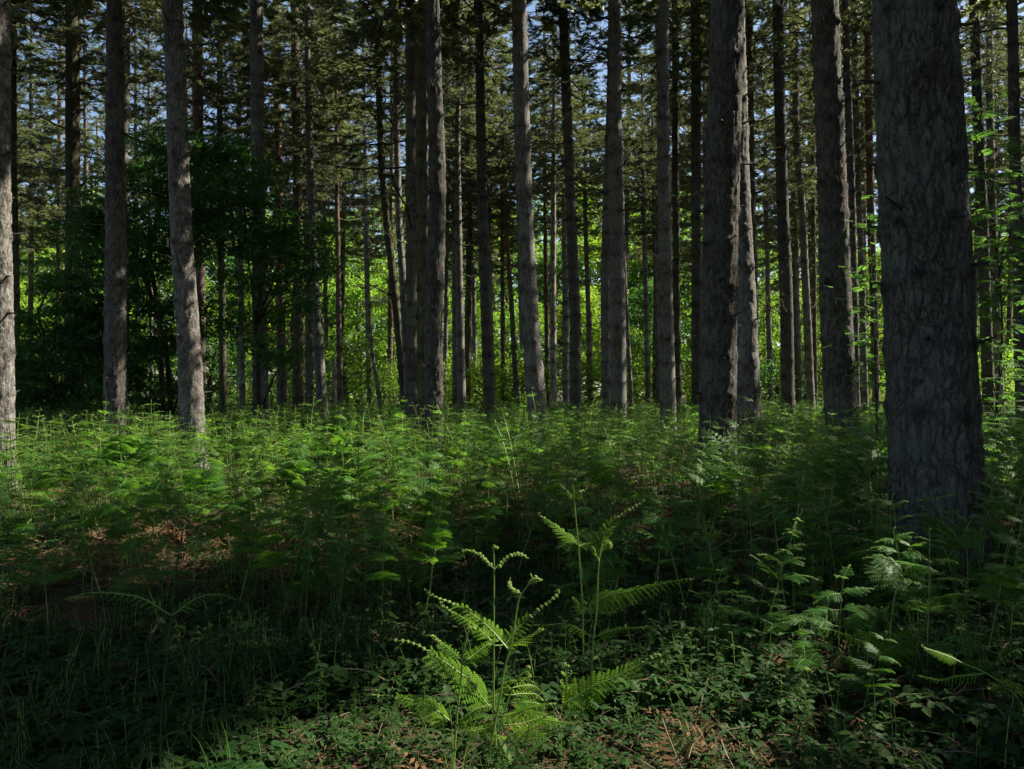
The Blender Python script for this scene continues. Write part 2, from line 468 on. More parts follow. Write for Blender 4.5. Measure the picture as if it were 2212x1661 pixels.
rg_ = np.random.default_rng(404)
for k in range(80):                 # small flecks of sun over the middle ground
    gd_ = rg_.uniform(4.8, 10.0)
    gap(rg_.uniform(0, 2212), 1000, gd_, rg_.uniform(.25, .55), .92)
    GAPS[-1][0][2] = 0.6
for k in range(16):
    gap(rg_.uniform(1150, 2200), 1000, rg_.uniform(5.2, 8.5), rg_.uniform(.3, .6), .92)
    GAPS[-1][0][2] = 0.6
def bough_template(seed, hi=True, bare=0.0):
    """one live pine bough of length 1 along +x: axis, side twigs and needle tufts"""
    r = np.random.default_rng(seed)
    mb = MB()
    n = 7
    t = np.linspace(0, 1, n)
    ax = np.stack([t, 0.05 * np.sin(t * 3 + r.uniform(0, 6)), -0.10 * np.sin(t * math.pi * 0.8) + 0.10 * t ** 2 + 0.02 * r.standard_normal(n) * t], 1)
    V, Q = tube(ax, np.linspace(0.011, 0.0035, n), 4); mb.add(V, quads=Q, mat=0)
    tufts = []
    nt = 17 if hi else 12
    for k in range(nt):
        u = r.uniform(0.22, 0.97)
        p = np.array([np.interp(u, t, ax[:, i]) for i in range(3)])
        side = 1 if k % 2 else -1
        a = side * r.uniform(0.5, 1.2)
        d = nrm([math.cos(a), math.sin(a), r.uniform(-0.25, 0.35)])
        ln = r.uniform(0.12, 0.34) * (1.15 - 0.55 * u)
        q = p + d * ln * 0.5 + np.array([0, 0, r.uniform(-.02, .02)])
        e = p + d * ln + np.array([0, 0, r.uniform(-.05, .03)])
        if hi:
            V, Q = tube([p, e], [0.004, 0.0018], 3); mb.add(V, quads=Q, mat=0)
        if r.random() < bare: continue
        dd = nrm(e - p)
        for s in ((0.45, 0.75, 1.0) if hi else (0.6, 1.0)):
            tufts.append((p + (e - p) * s, dd))
    tufts.append((ax[-1], np.array([1.0, 0, 0.2])))
    if bare < 0.5: tufts.append((ax[-2], np.array([1.0, 0.1, 0.2])))
    nb = 20 if hi else 5
    ln0, w0 = (0.075, 0.0058) if hi else (0.12, 0.042)
    for p, d in tufts:
        Fm = frame(d)
        ph = r.uniform(0, 2 * math.pi, nb); op = r.uniform(0.25, 1.15, nb)
        dirs = np.stack([np.cos(op), np.sin(op) * np.cos(ph), np.sin(op) * np.sin(ph)], 1) @ Fm.T
        ln = ln0 * r.uniform(0.7, 1.25, nb)[:, None]
        sidev = np.cross(dirs, r.standard_normal((nb, 3))); sidev /= np.maximum(np.linalg.norm(sidev, axis=1, keepdims=True), 1e-6)
        st = p + dirs * 0.004 - d * r.uniform(0, 0.05, nb)[:, None]
        V = np.stack([st - sidev * w0, st + sidev * w0, st + dirs * ln], 1).reshape(-1, 3)
        mb.add(V, tris=np.arange(nb * 3).reshape(-1, 3), mat=1)
    return mb.arr()
BOUGH_HI = [bough_template(100 + k, True) for k in range(6)] + [bough_template(120 + k, True, 0.55) for k in range(3)]
BOUGH_LO = [bough_template(200 + k, False) for k in range(6)] + [bough_template(220 + k, False, 0.5) for k in range(3)]

def crown_spec(seed):
    """boughs of an 18 m crown: (height, azimuth, length, pitch, template)"""
    r = np.random.default_rng(seed)
    out = []
    z = 0.0
    while z < 17.6:
        u = z / 18.0
        nb = r.integers(3, 6)
        a0 = r.uniform(0, 6.28)
        for k in range(nb):
            L = 2.9 * (1 - u) ** 0.65 * (0.62 + 0.38 * min(1, u / 0.25)) * r.uniform(0.7, 1.2) + 0.25
            pitch = -0.28 + 0.95 * u + r.uniform(-0.18, 0.18)
            tmp = int(r.integers(6, 9)) if u < 0.16 and r.random() < 0.7 else int(r.integers(0, 6))
            out.append((z + r.uniform(-.1, .1), a0 + k * 6.283 / nb + r.uniform(-.3, .3), L, pitch, tmp))
        z += r.uniform(0.55, 0.9)
    return out
NCROWN = 5
CROWNS = [crown_spec(300 + k) for k in range(NCROWN)]
_crown_mesh = {}
def crown_arr(spec, keep, hi):
    mb = MB()
    lib = BOUGH_HI if hi else BOUGH_LO
    rr = np.random.default_rng(5)
    for (z, a, L, p, t), kp in zip(spec, keep):
        roll = rr.uniform(-0.5, 0.5)
        if not kp: continue
        d = np.array([math.cos(a) * math.cos(p), math.sin(a) * math.cos(p), math.sin(p)])
        mb.add_arr(lib[t], frame(d, roll=roll), np.array([0, 0, z]), L)
    return mb
def add_crown(root, base, axis_dir, zscale, lscale, variant, hi, use_gaps=True):
    """a live crown on the trunk; base in world coordinates"""
    spec = CROWNS[variant]
    ang = RNG.uniform(0, 6.28)
    Rm = frame(axis_dir)[:, [1, 2, 0]]            # local z along the trunk
    Rm = Rm @ rotz(ang)
    S = np.array([lscale, lscale, zscale])
    keep = np.ones(len(spec), bool)
    if use_gaps:
        z = np.array([s[0] for s in spec]); a = np.array([s[1] for s in spec]); L = np.array([s[2] for s in spec]); p = np.array([s[3] for s in spec])
        for f, lt in ((0.12, 0), (0.35, 0), (0.5, .2), (0.5, -.2), (0.62, 0), (0.78, .17), (0.78, -.17), (1.0, 0)):
            loc = np.stack([np.cos(a) * np.cos(p) * L * f - np.sin(a) * lt * L, np.sin(a) * np.cos(p) * L * f + np.cos(a) * lt * L, z + np.sin(p) * L * f], 1) * S
            wp = loc @ Rm.T + base
            for P, r, share in GAPS:
                v = wp - P
                along = v @ SUN
                dist = np.linalg.norm(v - along[:, None] * SUN, axis=1)
                hit = (along > 0) & (dist < r + (0.09 if share == 1.0 else 0.06 if share == .98 else 0.04) * L * lscale)
                rnd = hash3(np.arange(len(z)), np.full(len(z), variant), np.full(len(z), int(base[0] * 100) % 1000), 3)
                keep &= ~(hit & (rnd < share))
    q = Matrix([list(r) for r in Rm]).to_quaternion()
    if keep.all():
        key = (variant, hi)
        if key not in _crown_mesh:
            _crown_mesh[key] = crown_arr(spec, keep, hi).mesh('crown', [M['deadwood'], M['needle']])
        me = _crown_mesh[key]
    else:
        if not keep.any(): return
        me = crown_arr(spec, keep, hi).mesh('crown', [M['deadwood'], M['needle']])
    rb = np.array(root.location)
    obj('crown', me, root, np.array(base) - rb, q, tuple(S))

def dead_template(seed, twigs=9, droop=0.1, len_tw=0.3):
    r = np.random.default_rng(seed)
    mb = MB(); n = 9
    t = np.linspace(0, 1, n)
    wob = np.cumsum(r.standard_normal((n, 2)) * 0.018, axis=0)
    ax = np.stack([t * (1 - 0.1 * t), wob[:, 0], -droop * t + (droop * 1.2 + r.uniform(-.1, .25)) * t ** 2 + wob[:, 1]], 1)
    V, Q = tube(ax, 0.011 * (1 - t) ** 0.8 + 0.0022, 5); mb.add(V, quads=Q)
    for k in range(twigs):
        u = r.uniform(0.2, 0.98)
        p = np.array([np.interp(u, t, ax[:, i]) for i in range(3)])
        a = (1 if k % 2 else -1) * r.uniform(0.4, 1.2)
        d = nrm([math.cos(a), math.sin(a), r.uniform(-0.4, 0.5)])
        ln = len_tw * r.uniform(0.4, 1.1) * (1.1 - 0.6 * u)
        q = p + d * ln * .55 + r.standard_normal(3) * 0.015
        e = p + d * ln + r.standard_normal(3) * 0.03
        V, Q = tube([p, q, e], [0.0042, 0.003, 0.0015], 3); mb.add(V, quads=Q)
        if r.random() < 0.7:
            e2 = q + nrm(d + r.standard_normal(3) * 0.6) * ln * 0.5
            V, Q = tube([q, (q + e2) / 2 + r.standard_normal(3) * .008, e2], [0.0028, 0.002, 0.0012], 3); mb.add(V, quads=Q)
    return mb.arr()
DEAD = []
for k in range(10):
    DEAD.append(dead_template(400 + k, 9 + k % 4, 0.02 + 0.03 * (k % 6)).mesh('dead_branch', M['deadwood'], True))
DEADMOSS = [dead_template(430 + k, 10, 0.05 + 0.04 * k, 0.36).mesh('dead_branch', M['mosswood'], True) for k in range(4)]
DEADPALE = [dead_template(450 + k, 1, 0.02, 0.2).mesh('dead_branch', M['palewood'], True) for k in range(3)]

def trunk_path(d, pts, H):
    """centre line and radius against height, from picture traces at depth d"""
    P = sorted([px(x, y, d) for x, y, w in pts], key=lambda v: v[2])
    Wd = [w for x, y, w in sorted(pts, key=lambda q: -q[1])]
    zs = [p[2] for p in P]; xs = [p[0] for p in P]
    rs = [w * d / F / 2 for w in Wd]
    sl = (xs[1] - xs[0]) / (zs[1] - zs[0]) if len(zs) > 1 else 0
    g = gh(xs[0] - sl * zs[0], d)
    if zs[0] > g + 0.05:
        xs = [xs[0] - sl * (zs[0] - g)] + xs
        rs = [rs[0] + 0.012] + rs
        zs = [g] + zs
    zt = zs[-1]
    sl2 = (xs[-1] - xs[-2]) / (zs[-1] - zs[-2])
    if H > zt + 1.0:
        k = 6
        for i in range(1, k + 1):
            u = i / k
            zz = zt + (H - zt) * u
            xs.append(xs[-1] + sl2 * 0.5 * (H - zt) / k)
            rs.append(max(0.025, rs[len(zs) - 1 if i == 1 else -1] * (1 - 0.16 * u - 0.11 * (i > 3))))
            zs.append(zz)
    return np.array(zs), np.array(xs), np.array(rs), g

def make_trunk(root, zs, xs, rs, g, d, mat, seed, segs, dz, zfine, rough, whorl0=1.1, stubs=True, ybow=0.0, snapped=False):
    r = np.random.default_rng(seed)
    H = zs[-1]
    zl = np.arange(g - 0.06, min(zfine, H), dz)
    if zfine < H:
        zl = np.concatenate([zl, np.linspace(zfine, H, max(6, int((H - zfine) / max(0.5, dz * 4))))])
    # smooth centre line
    fine = np.linspace(g - 0.1, H, 240)
    cx = np.interp(fine, zs, xs); cr = np.interp(fine, zs, rs)
    ker = np.hanning(25); ker /= ker.sum()
    pad = lambda a: np.concatenate([2 * a[0] - a[12:0:-1], a, 2 * a[-1] - a[-2:-14:-1]])
    cx = np.convolve(pad(cx), ker, 'valid'); cr = np.maximum(0.012, np.convolve(pad(cr), ker, 'valid'))
    X = np.interp(zl, fine, cx); R = np.interp(zl, fine, cr)
    R = R * (1 + (0.12 if d < 9 else 0.28) * np.exp(-np.maximum(zl - g, 0) / 0.22))
    Yb = ybow * np.sin((zl - g) * 0.33 + seed) + 0.012 * np.sin(zl * 1.3 + seed)
    th = np.arange(segs) * 2 * math.pi / segs
    Zg, Tg = np.meshgrid(zl, th, indexing='ij'); Rg = np.repeat(R[:, None], segs, 1)
    c, s = np.cos(Tg), np.sin(Tg)
    sp = seed * 7.31
    # slow lobes + bark plates
    big = fbm(np.stack([(c * 1.2 + sp).ravel(), (s * 1.2).ravel(), (Zg * 0.6).ravel()], 1), 3, 2).reshape(Zg.shape) - 0.5
    disp = np.minimum(Rg * 0.10, 0.018) * big
    knot = np.zeros_like(Zg)
    if rough > 0:
        k = 1 / rough
        wob = fbm(np.stack([(c * Rg * k * 0.8 + sp).ravel(), (s * Rg * k * .8).ravel(), (Zg * k * 0.5).ravel()], 1), 21, 3)
        wob2 = fbm(np.stack([(c * Rg * k * 2.5 + sp).ravel(), (s * Rg * k * 2.5).ravel(), (Zg * k * 1.2).ravel()], 1), 23, 2)
        P3 = np.stack([(c * Rg * k + sp).ravel() + wob * .8 + wob2 * .3, (s * Rg * k).ravel() + wob * .8 - wob2 * .3, (Zg * k * 0.24).ravel() + wob * 0.9 + wob2 * .15], 1)
        d1, d2, cid = worley(P3, 31)
        e = np.clip((d2 - d1) / 0.16, 0, 1)
        plate = (e * e * (3 - 2 * e)).reshape(Zg.shape)
        fiss = np.abs(fbm(P3 * np.array([1.9, 1.9, 1.1]) + 4.0, 41, 3) - 0.5).reshape(Zg.shape)
        flk1, flk2, fid = worley(P3 * np.array([2.3, 2.3, 3.6]) + 9.0, 71)
        plate = plate * np.clip(fiss / 0.035, 0.45, 1)
        fineN = fbm(P3 * np.array([4.0, 4.0, 9.0]), 51, 3).reshape(Zg.shape) - 0.5
        amp = rough * (0.26 if d < 9 else 0.26)
        disp = disp + amp * (plate - 0.6) * (0.6 + 0.9 * cid.reshape(Zg.shape)) + amp * 0.35 * (fid.reshape(Zg.shape) - .5) * plate + amp * 0.35 * fineN
        knot = 0.6 * (1 - plate)
    # whorls of old branch scars
    wh = []
    z = g + whorl0 + r.uniform(0, 0.4)
    while z < H - 0.5:
        wh.append(z); z += r.uniform(0.42, 0.66)
    stubmb = MB()
    for z in wh:
        n = int(r.integers(2, 6))
        rz = float(np.interp(z, zl, R))
        a0 = r.uniform(0, 6.28)
        disp = disp + min(rz * 0.05, 0.006) * np.exp(-((Zg - z) / 0.06) ** 2)
        knot = np.maximum(knot, 0.30 * np.exp(-((Zg - z) / 0.045) ** 2))
        for k in range(n):
            a = a0 + k * 6.283 / n + r.uniform(-.35, .35)
            da = (Tg - a + math.pi) % (2 * math.pi) - math.pi
            zz = z + r.uniform(-.05, .05)
            sz = r.uniform(0.04, 0.075)
            gk = np.exp(-((Zg - zz) / sz) ** 2 - (da * Rg / (sz * 1.25)) ** 2)
            disp = disp + gk * r.uniform(0.010, 0.030)
            knot = np.maximum(knot, gk * r.uniform(0.75, 1.0))
            if stubs and r.random() < 0.55:
                L = r.uniform(0.04, 0.24)
                zx = float(np.interp(zz, zl, X)); zy = d + float(np.interp(zz, zl, Yb))
                d0 = np.array([math.cos(a), math.sin(a), r.uniform(-0.2, 0.35)])
                p0 = np.array([zx, zy, zz]) + d0 * rz * 0.9
                V, Q = tube([p0, p0 + d0 * (L * .5 + rz * .1), p0 + d0 * (L + rz * 0.1) + np.array([0, 0, r.uniform(-.02, .04)])], [0.019, 0.013, 0.006], 5)
                stubmb.add(V, quads=Q, attr=0.7)
    Rf = Rg + disp
    if snapped:
        top = np.clip((Zg - (H - 0.35)) / 0.35, 0, 1)
        Rf = Rf * (1 - 0.85 * top * (0.5 + 0.5 * np.cos(Tg - 1.0)))
    V = np.stack([X[:, None] + Rf * c, d + Yb[:, None] + Rf * s, Zg], -1).reshape(-1, 3)
    n = len(zl)
    i = np.arange(n - 1)[:, None] * segs; j = np.arange(segs)[None, :]; j2 = (j + 1) % segs
    Q = np.stack([i + j, i + j2, i + segs + j2, i + segs + j], -1).reshape(-1, 4)
    mb = MB(); mb.add(V, quads=Q, attr=np.clip(knot, 0, 1).ravel())
    topc = len(V)
    mb.add(np.array([[X[-1], d + Yb[-1], H + 0.01]]))
    mb.T.append(np.stack([(n - 1) * segs + np.arange(segs), (n - 1) * segs + (np.arange(segs) + 1) % segs, np.full(segs, topc)], 1)); mb.TM.append(np.zeros(segs, int))
    if stubmb.n: mb.add_arr(stubmb.arr())
    off = np.array(root.location)
    a = mb.arr(); a.V = a.V - off
    obj('trunk', a.mesh('trunk', mat, True), root)
    return wh, (lambda zz: np.array([np.interp(zz, zl, X), d + np.interp(zz, zl, Yb), zz])), (lambda zz: float(np.interp(zz, zl, R)))

def pine(name, d, pts, label, H=22.0, zb=10.0, mat='bark', cat='tree', group=None, ndead=8, dead_z=(2.5, 12.0), dead_len=(0.6, 2.2), moss=0.15, crown=True,
         csc=1.0, seed=None, pale=0, segs=None, snapped=False, ybow=0.03, rough=None, dz=None, zfine=None, lean_dead=0.0):
    seed = seed if seed is not None else (int(d * 97) + int(pts[0][0] * 13)) % 9973
    if 18 < d < 24: zb = max(zb, CAMZ + 0.455 * d)
    elif 24 <= d < 28: zb = max(zb, 11.0)
    elif 28 <= d < 35: zb = max(zb, 9.6)
    if 33 < d < 39.9 and pts[0][2] * d / F < 0.32: H = min(H, 16.0); csc *= .8
    zs, xs, rs, g = trunk_path(d, pts, H)
    root = bpy.data.objects.new(name, None); COL.objects.link(root)
    root.empty_display_size = 0.3
    root.location = (float(xs[0]), float(d), float(g))
    tag(root, label, cat, group)
    ztop = CAMZ + d * 0.475
    if segs is None:
        segs = 220 if d < 9 else 68 if d < 13.5 else 46 if d < 19 else 24 if d < 30 else 14
    if dz is None:
        dz = 0.014 if d < 9 else 0.032 if d < 13.5 else 0.045 if d < 19 else 0.09 if d < 30 else 0.16
    if rough is None:
        rough = 0.075 if d < 9 else 0.075 if d < 13.5 else 0.07 if d < 19 else 0.0
    wh, ctr, rad = make_trunk(root, zs, xs, rs, g, d, M[mat], seed, segs, dz, zfine if zfine else min(H, ztop + 0.5), rough, stubs=d < 40, ybow=ybow * min(1, d / 15), snapped=snapped)
    r = np.random.default_rng(seed + 1)
    off = np.array(root.location)
    cand = [z for z in wh if dead_z[0] <= z - g <= min(dead_z[1], ztop - g + 0.6)]
    if cand:
        for k in range(ndead):
            z = cand[int(r.integers(0, len(cand)))] + r.uniform(-.05, .05)
            a = r.uniform(0, 6.283)
            L = r.uniform(*dead_len) * (0.55 + 0.45 * min(1, (z - g) / 8.0))
            p = ctr(z) + np.array([math.cos(a), math.sin(a), 0]) * rad(z) * 0.85
            lib = DEADPALE if k < pale else (DEADMOSS if r.random() < moss else DEAD)
            if k < pale: L = r.uniform(0.2, 0.5)
            e = Euler((r.uniform(-.6, .6), -r.uniform(-0.3, 0.45), a), 'XYZ')
            obj('dead_branch', lib[int(r.integers(0, len(lib)))], root, p - off, e, L)
    if crown and not snapped:
        b = ctr(g + zb); t = ctr(H - 0.2)
        zsc = (H - g - zb + 0.6) / 18.0
        infr = d >= 24
        add_crown(root, b, t - b, zsc, csc * r.uniform(0.85, 1.15) * min(1.0, max(0.6, rs[0] / 0.19)), int(r.integers(0, NCROWN)), infr, not infr)
    return root

# --- trees one can tell apart, traced: (x, y, width) at bottom ... top in the 2212 px view
pine('pine_tree', 6.9, [(2030, 1150, 183), (2020, 924, 182), (2005, 632, 174), (1986, 255, 171), (1975, 0, 160)], 'thickest and nearest pine trunk, dark bark, standing at the right',
     H=25, zb=12.5, mat='bark_near', ndead=1, dead_z=(3.0, 4.5), dead_len=(0.5, .7))
pine('pine_tree', 11.6, [(1549, 985, 77), (1552, 600, 75), (1563, 300, 71), (1570, 0, 69)], 'stout dark pine in front of another, second largest trunk, right of centre', H=24, zb=11, mat='bark_near', ndead=3, dead_z=(4.5, 7), dead_len=(.3, .9))
pine('pine_tree', 14.6, [(1616, 880, 54), (1603, 620, 54), (1592, 400, 52), (1582, 0, 46)], 'pine directly behind the stout dark one, its right edge catching sun', H=24, zb=11, ndead=4, dead_z=(5, 9), dead_len=(.4, 1.2))
pine('pine_tree', 13.8, [(1816, 890, 67), (1806, 690, 66), (1800, 475, 61), (1792, 255, 57), (1782, 0, 55)], 'grey pine with knobbly right edge, just left of the thickest trunk', H=24, zb=11, mat='bark_near', ndead=7, dead_z=(3.5, 9), dead_len=(.4, 1.0))
pine('pine_tree', 11.8, [(-3, 880, 60), (-8, 600, 58), (-11, 300, 56), (-13, 0, 54)], 'sunlit pale pine trunk cut off by the left edge of the picture', H=23, zb=10.5, ndead=5, dead_z=(3, 7), dead_len=(.5, 1.3))
pine('pine_tree', 16.6, [(250, 890, 46), (252, 540, 42), (249, 250, 35), (246, 0, 29)], 'straight grey pine, foremost of the close pair on the left', H=23, zb=9.8, ndead=12, dead_z=(3, 10), dead_len=(.4, 1.6))
pine('pine_tree', 26.0, [(270, 880, 25), (264, 540, 24), (268, 250, 23), (272, 0, 22)], 'thinner pine half hidden behind the straight grey one on the left', H=23, zb=9.5, ndead=12)
pine('pine_tree', 16.2, [(416, 890, 51), (410, 760, 48), (394, 540, 43), (385, 342, 42), (371, 0, 39)], 'pale grey pine leaning left as it rises, in front of dark leaves', H=23, zb=9.8, ndead=13, dead_z=(3, 10), dead_len=(.4, 1.7))
pine('pine_tree', 30.0, [(434, 870, 20), (432, 600, 20), (428, 300, 22), (427, 0, 22)], 'brown lit pine just right of the leaning pale grey one', H=24, zb=9, ndead=12, mat='bark_red', dead_z=(4, 16))
pine('pine_tree', 24.5, [(155, 870, 31), (156, 540, 30), (156, 300, 29), (157, 0, 27)], 'very dark pine with long drooping bare branches on the far left', H=23, zb=9.0, mat='bark_moss', ndead=22, dead_len=(1.2, 3.2))
pine('pine_tree', 25.0, [(33, 870, 19), (31, 540, 18), (28, 350, 17), (29, 150, 14), (30, 0, 12)], 'slim pine just right of the trunk at the left edge', H=20, zb=7.5, mat='bark_moss', ndead=16, moss=.4)
pine('pine_tree', 22.5, [(562, 870, 35), (560, 600, 30), (557, 340, 28), (554, 0, 27)], 'ringed pine with dark whorl scars rising out of the dark leafy tree', H=23, zb=9.3, ndead=18, dead_len=(.6, 2.4))
pine('pine_tree', 34.0, [(610, 880, 21), (603, 500, 18), (600, 250, 17), (597, 0, 16)], 'thin brown pine second right of the one out of the leafy tree', H=23, zb=8.0, ndead=18, mat='bark_red', dead_z=(4, 17))
pine('pine_tree', 32.0, [(643, 880, 24), (645, 540, 21), (641, 300, 19), (636, 0, 17)], 'mossy yellow-green lit pine with tangled side branches, left of centre', H=23, zb=7.0, mat='bark_moss', ndead=30, moss=.85, dead_z=(4, 16), dead_len=(.8, 2.4))
pine('pine_tree', 30.0, [(697, 890, 25), (684, 700, 21), (676, 540, 17), (668, 300, 14)], 'pine bowed at its foot and leaning left, left of centre', H=21, zb=8.0, ndead=10)
pine('pine_tree', 36.0, [(668, 880, 17), (667, 600, 15), (666, 400, 13)], 'straight slim pine left of the bowed one', H=21, zb=8.5, ndead=10)
pine('pine_snag', 31.0, [(723, 905, 11), (722, 840, 10), (721, 770, 9)], 'short snapped-off pale dead trunk beside a thin pine', H=CAMZ + (852 - 768) / F * 31.0, mat='bark_birch', cat='dead tree', ndead=0, crown=False, snapped=True)
pine('pine_tree', 33.0, [(735, 890, 14), (731, 640, 11), (728, 470, 10), (727, 300, 8)], 'thin orange-barked pine right beside the snapped trunk', H=17, zb=9.0, mat='bark_red', ndead=8, csc=.8)
pine('birch_tree', 36.0, [(823, 892, 10), (815, 830, 9), (805, 770, 8), (799, 700, 6), (797, 640, 5)], 'small crooked pale birch lit by the sun, left of the dark cluster', H=8.5, mat='bark_birch', ndead=5, crown=False, dead_z=(1.5, 6), dead_len=(.8, 1.6))
pine('pine_tree', 29.0, [(876, 885, 20), (862, 720, 18), (848, 590, 17), (835, 480, 16), (824, 360, 14), (818, 200, 12)], 'brown pine leaning left out of the dark central cluster', H=21, zb=7.5, mat='bark_moss', ndead=14, dead_len=(1, 2.8))
pine('pine_tree', 27.0, [(884, 880, 19), (872, 622, 16), (862, 486, 14), (857, 300, 13), (853, 0, 12)], 'slender grey pine between the leaning brown one and the dark cluster', H=21, zb=8.5, ndead=14)
pine('pine_tree', 20.5, [(891, 880, 27), (889, 540, 24), (888, 300, 24), (887, 0, 22)], 'dark pine at the left of the close central trio', H=23, zb=8.2, mat='bark_near', ndead=20, dead_len=(1.2, 3.2), dead_z=(4.5, 12))
pine('pine_tree', 19.0, [(913, 880, 25), (912, 540, 24), (911, 300, 26), (909, 0, 24)], 'greenish middle pine of the close central trio', H=23, zb=9.6, mat='bark_moss', ndead=5)
pine('pine_tree', 15.4, [(938, 930, 37), (936, 700, 37), (941, 540, 38), (945, 380, 36), (938, 180, 31), (933, 0, 29)], 'foremost pine of the central trio, swollen and bent half way up', H=22, zb=9.6, mat='bark_near', ndead=5, dead_z=(4, 9), dead_len=(.4, 1.0))
pine('pine_tree', 38.0, [(983, 890, 12), (982, 700, 11), (981, 500, 10)], 'thin dark pine left of the pale lit one near the centre', H=20, zb=8.5, ndead=8)
pine('pine_tree', 30.0, [(998, 885, 19), (994, 725, 18), (990, 500, 15), (988, 330, 12), (990, 200, 10)], 'pale lit pine with a forked top just right of the central trio', H=17, zb=8.5, ndead=10, mat='bark')
pine('pine_tree', 42.0, [(1027, 880, 9), (1023, 620, 9), (1019, 480, 8)], 'very thin lit pine left of the knobbly dark one', H=20, zb=8.5, mat='bark', ndead=6)
pine('pine_tree', 25.5, [(1058, 890, 26), (1049, 640, 23), (1043, 480, 23), (1038, 250, 20), (1035, 0, 17)], 'dark knobbly pine with many bare branches and sunlit right side, centre', H=22, zb=8.8, mat='bark_near', ndead=38, dead_len=(.9, 2.6), dead_z=(4, 13))
pine('pine_tree', 38.0, [(1060, 700, 11), (1053, 400, 10), (1050, 0, 9)], 'thin pine peeping out behind the knobbly dark one', H=22, zb=10, ndead=10)
pine('pine_tree', 40.0, [(1087, 890, 9), (1086, 700, 10), (1085, 500, 9)], 'thin straight red-barked pine lit by the sun, centre', H=18, zb=8.5, mat='bark_red', ndead=6)
pine('pine_tree', 37.0, [(1117, 880, 11), (1105, 660, 10), (1094, 500, 9)], 'thin red pine leaning left beside the grey one', H=18, zb=8.5, mat='bark_red', ndead=8)
pine('pine_tree', 19.5, [(1161, 885, 41), (1147, 720, 38), (1134, 480, 36), (1127, 250, 34), (1121, 0, 31)], 'broad grey pine leaning slightly left in the centre', H=23, zb=10, ndead=15, dead_z=(4.5, 11), dead_len=(.4, 1.6))
pine('pine_tree', 41.0, [(1184, 890, 10), (1180, 680, 9), (1178, 520, 8)], 'thin lit pine close on the right of the broad grey one', H=20, zb=9.5, mat='bark_red', ndead=6)
pine('pine_tree', 34.0, [(1196, 890, 15), (1194, 640, 14), (1196, 400, 10), (1197, 150, 7)], 'slim pale pine shining in the sun, right of the broad grey one', H=18, zb=10, mat='bark_birch', ndead=16, dead_len=(.3, .9))
pine('pine_tree', 36.0, [(1223, 890, 15), (1221, 650, 13), (1219, 500, 11)], 'knotty slim pine left of the slightly bent dark one', H=20, zb=8.5, ndead=12, dead_len=(.3, 1.2))
pine('pine_tree', 26.0, [(1243, 890, 25), (1243, 690, 24), (1233, 440, 21), (1224, 220, 20), (1215, 0, 19)], 'dark pine with a kink in its upper trunk, right of centre', H=22, zb=8.8, ndead=24, dead_len=(.6, 2.4))
pine('pine_tree', 38.0, [(1275, 890, 12), (1272, 700, 11), (1265, 500, 9), (1262, 300, 8)], 'thin pine with two stems joining low down, right of centre', H=20, zb=9, ndead=10)
pine('pine_tree', 23.0, [(1336, 885, 36), (1334, 600, 33), (1329, 340, 30), (1327, 0, 25)], 'thick dark pine, front one of a pair that touch, right of centre', H=23, zb=9.5, ndead=18, dead_len=(.6, 2.4), dead_z=(5, 12))
pine('pine_tree', 25.0, [(1311, 885, 22), (1308, 620, 22), (1312, 400, 18), (1318, 200, 14)], 'rear pine of the touching pair, showing on its left side', H=22, zb=9, ndead=10)
pine('pine_tree', 33.0, [(1365, 890, 10), (1358, 760, 9), (1352, 640, 8), (1345, 480, 7)], 'thin sunlit stem leaning out on the right of the touching pair', H=14, zb=9, ndead=5, mat='bark', csc=.6)
pine('pine_tree', 37.0, [(1401, 888, 12), (1395, 640, 10), (1391, 480, 9)], 'thin dark pine half way between the touching pair and the twiggy pine', H=20, zb=8.5, ndead=12)
pine('pine_tree', 22.5, [(1443, 880, 35), (1438, 640, 31), (1434, 486, 29), (1432, 250, 27), (1431, 0, 25)], 'pale-twigged brown pine with broken twigs and a sunlit right edge', H=23, zb=9.5, ndead=20, pale=8, moss=.5, dead_len=(.5, 2.0))
pine('pine_tree', 38.0, [(1424, 880, 10), (1417, 640, 9), (1413, 500, 8)], 'thin pine seen just left of the one with pale twigs', H=20, zb=8.5, ndead=8)
pine('pine_tree', 28.5, [(1464, 885, 17), (1461, 640, 15), (1459, 400, 15), (1459, 0, 14)], 'slender dark pine close on the right of the one with pale twigs', H=22, zb=9, mat='bark_moss', ndead=18, moss=.4)
pine('pine_tree', 27.0, [(1505, 880, 20), (1504, 600, 20), (1503, 300, 21), (1502, 0, 20)], 'straight red-brown pine left of the stout dark one', H=22, zb=9, mat='bark_near', ndead=16, moss=.3)
pine('pine_tree', 27.0, [(1628, 860, 24), (1624, 560, 23), (1619, 300, 21), (1617, 0, 20)], 'dim mossy pine showing to the right of the stout dark pair', H=22, zb=9, mat='bark_moss', ndead=14, moss=.5)
pine('pine_tree', 38.0, [(1666, 880, 12), (1661, 700, 11), (1656, 520, 9)], 'thin pine midway between the stout pair and the reddish pine', H=20, zb=8.5, ndead=12, moss=.5)
pine('pine_tree', 25.0, [(1702, 870, 29), (1699, 640, 27), (1689, 380, 24), (1684, 200, 23), (1679, 0, 22)], 'reddish-brown pine with ringed scars, between two stout grey trunks', H=22, zb=8.5, mat='bark_near', ndead=26, moss=.6, dead_len=(.6, 2.2))
pine('pine_tree', 33.0, [(1751, 870, 18), (1744, 700, 17), (1735, 480, 15), (1720, 280, 14), (1717, 100, 12)], 'wavy slim pine left of the grey knobbly trunk', H=21, zb=8.5, ndead=16, moss=.4)
pine('pine_tree', 39.0, [(1731, 880, 10), (1722, 600, 9), (1719, 450, 8)], 'thin dark stem between the reddish pine and the wavy one', H=20, zb=9, ndead=8)
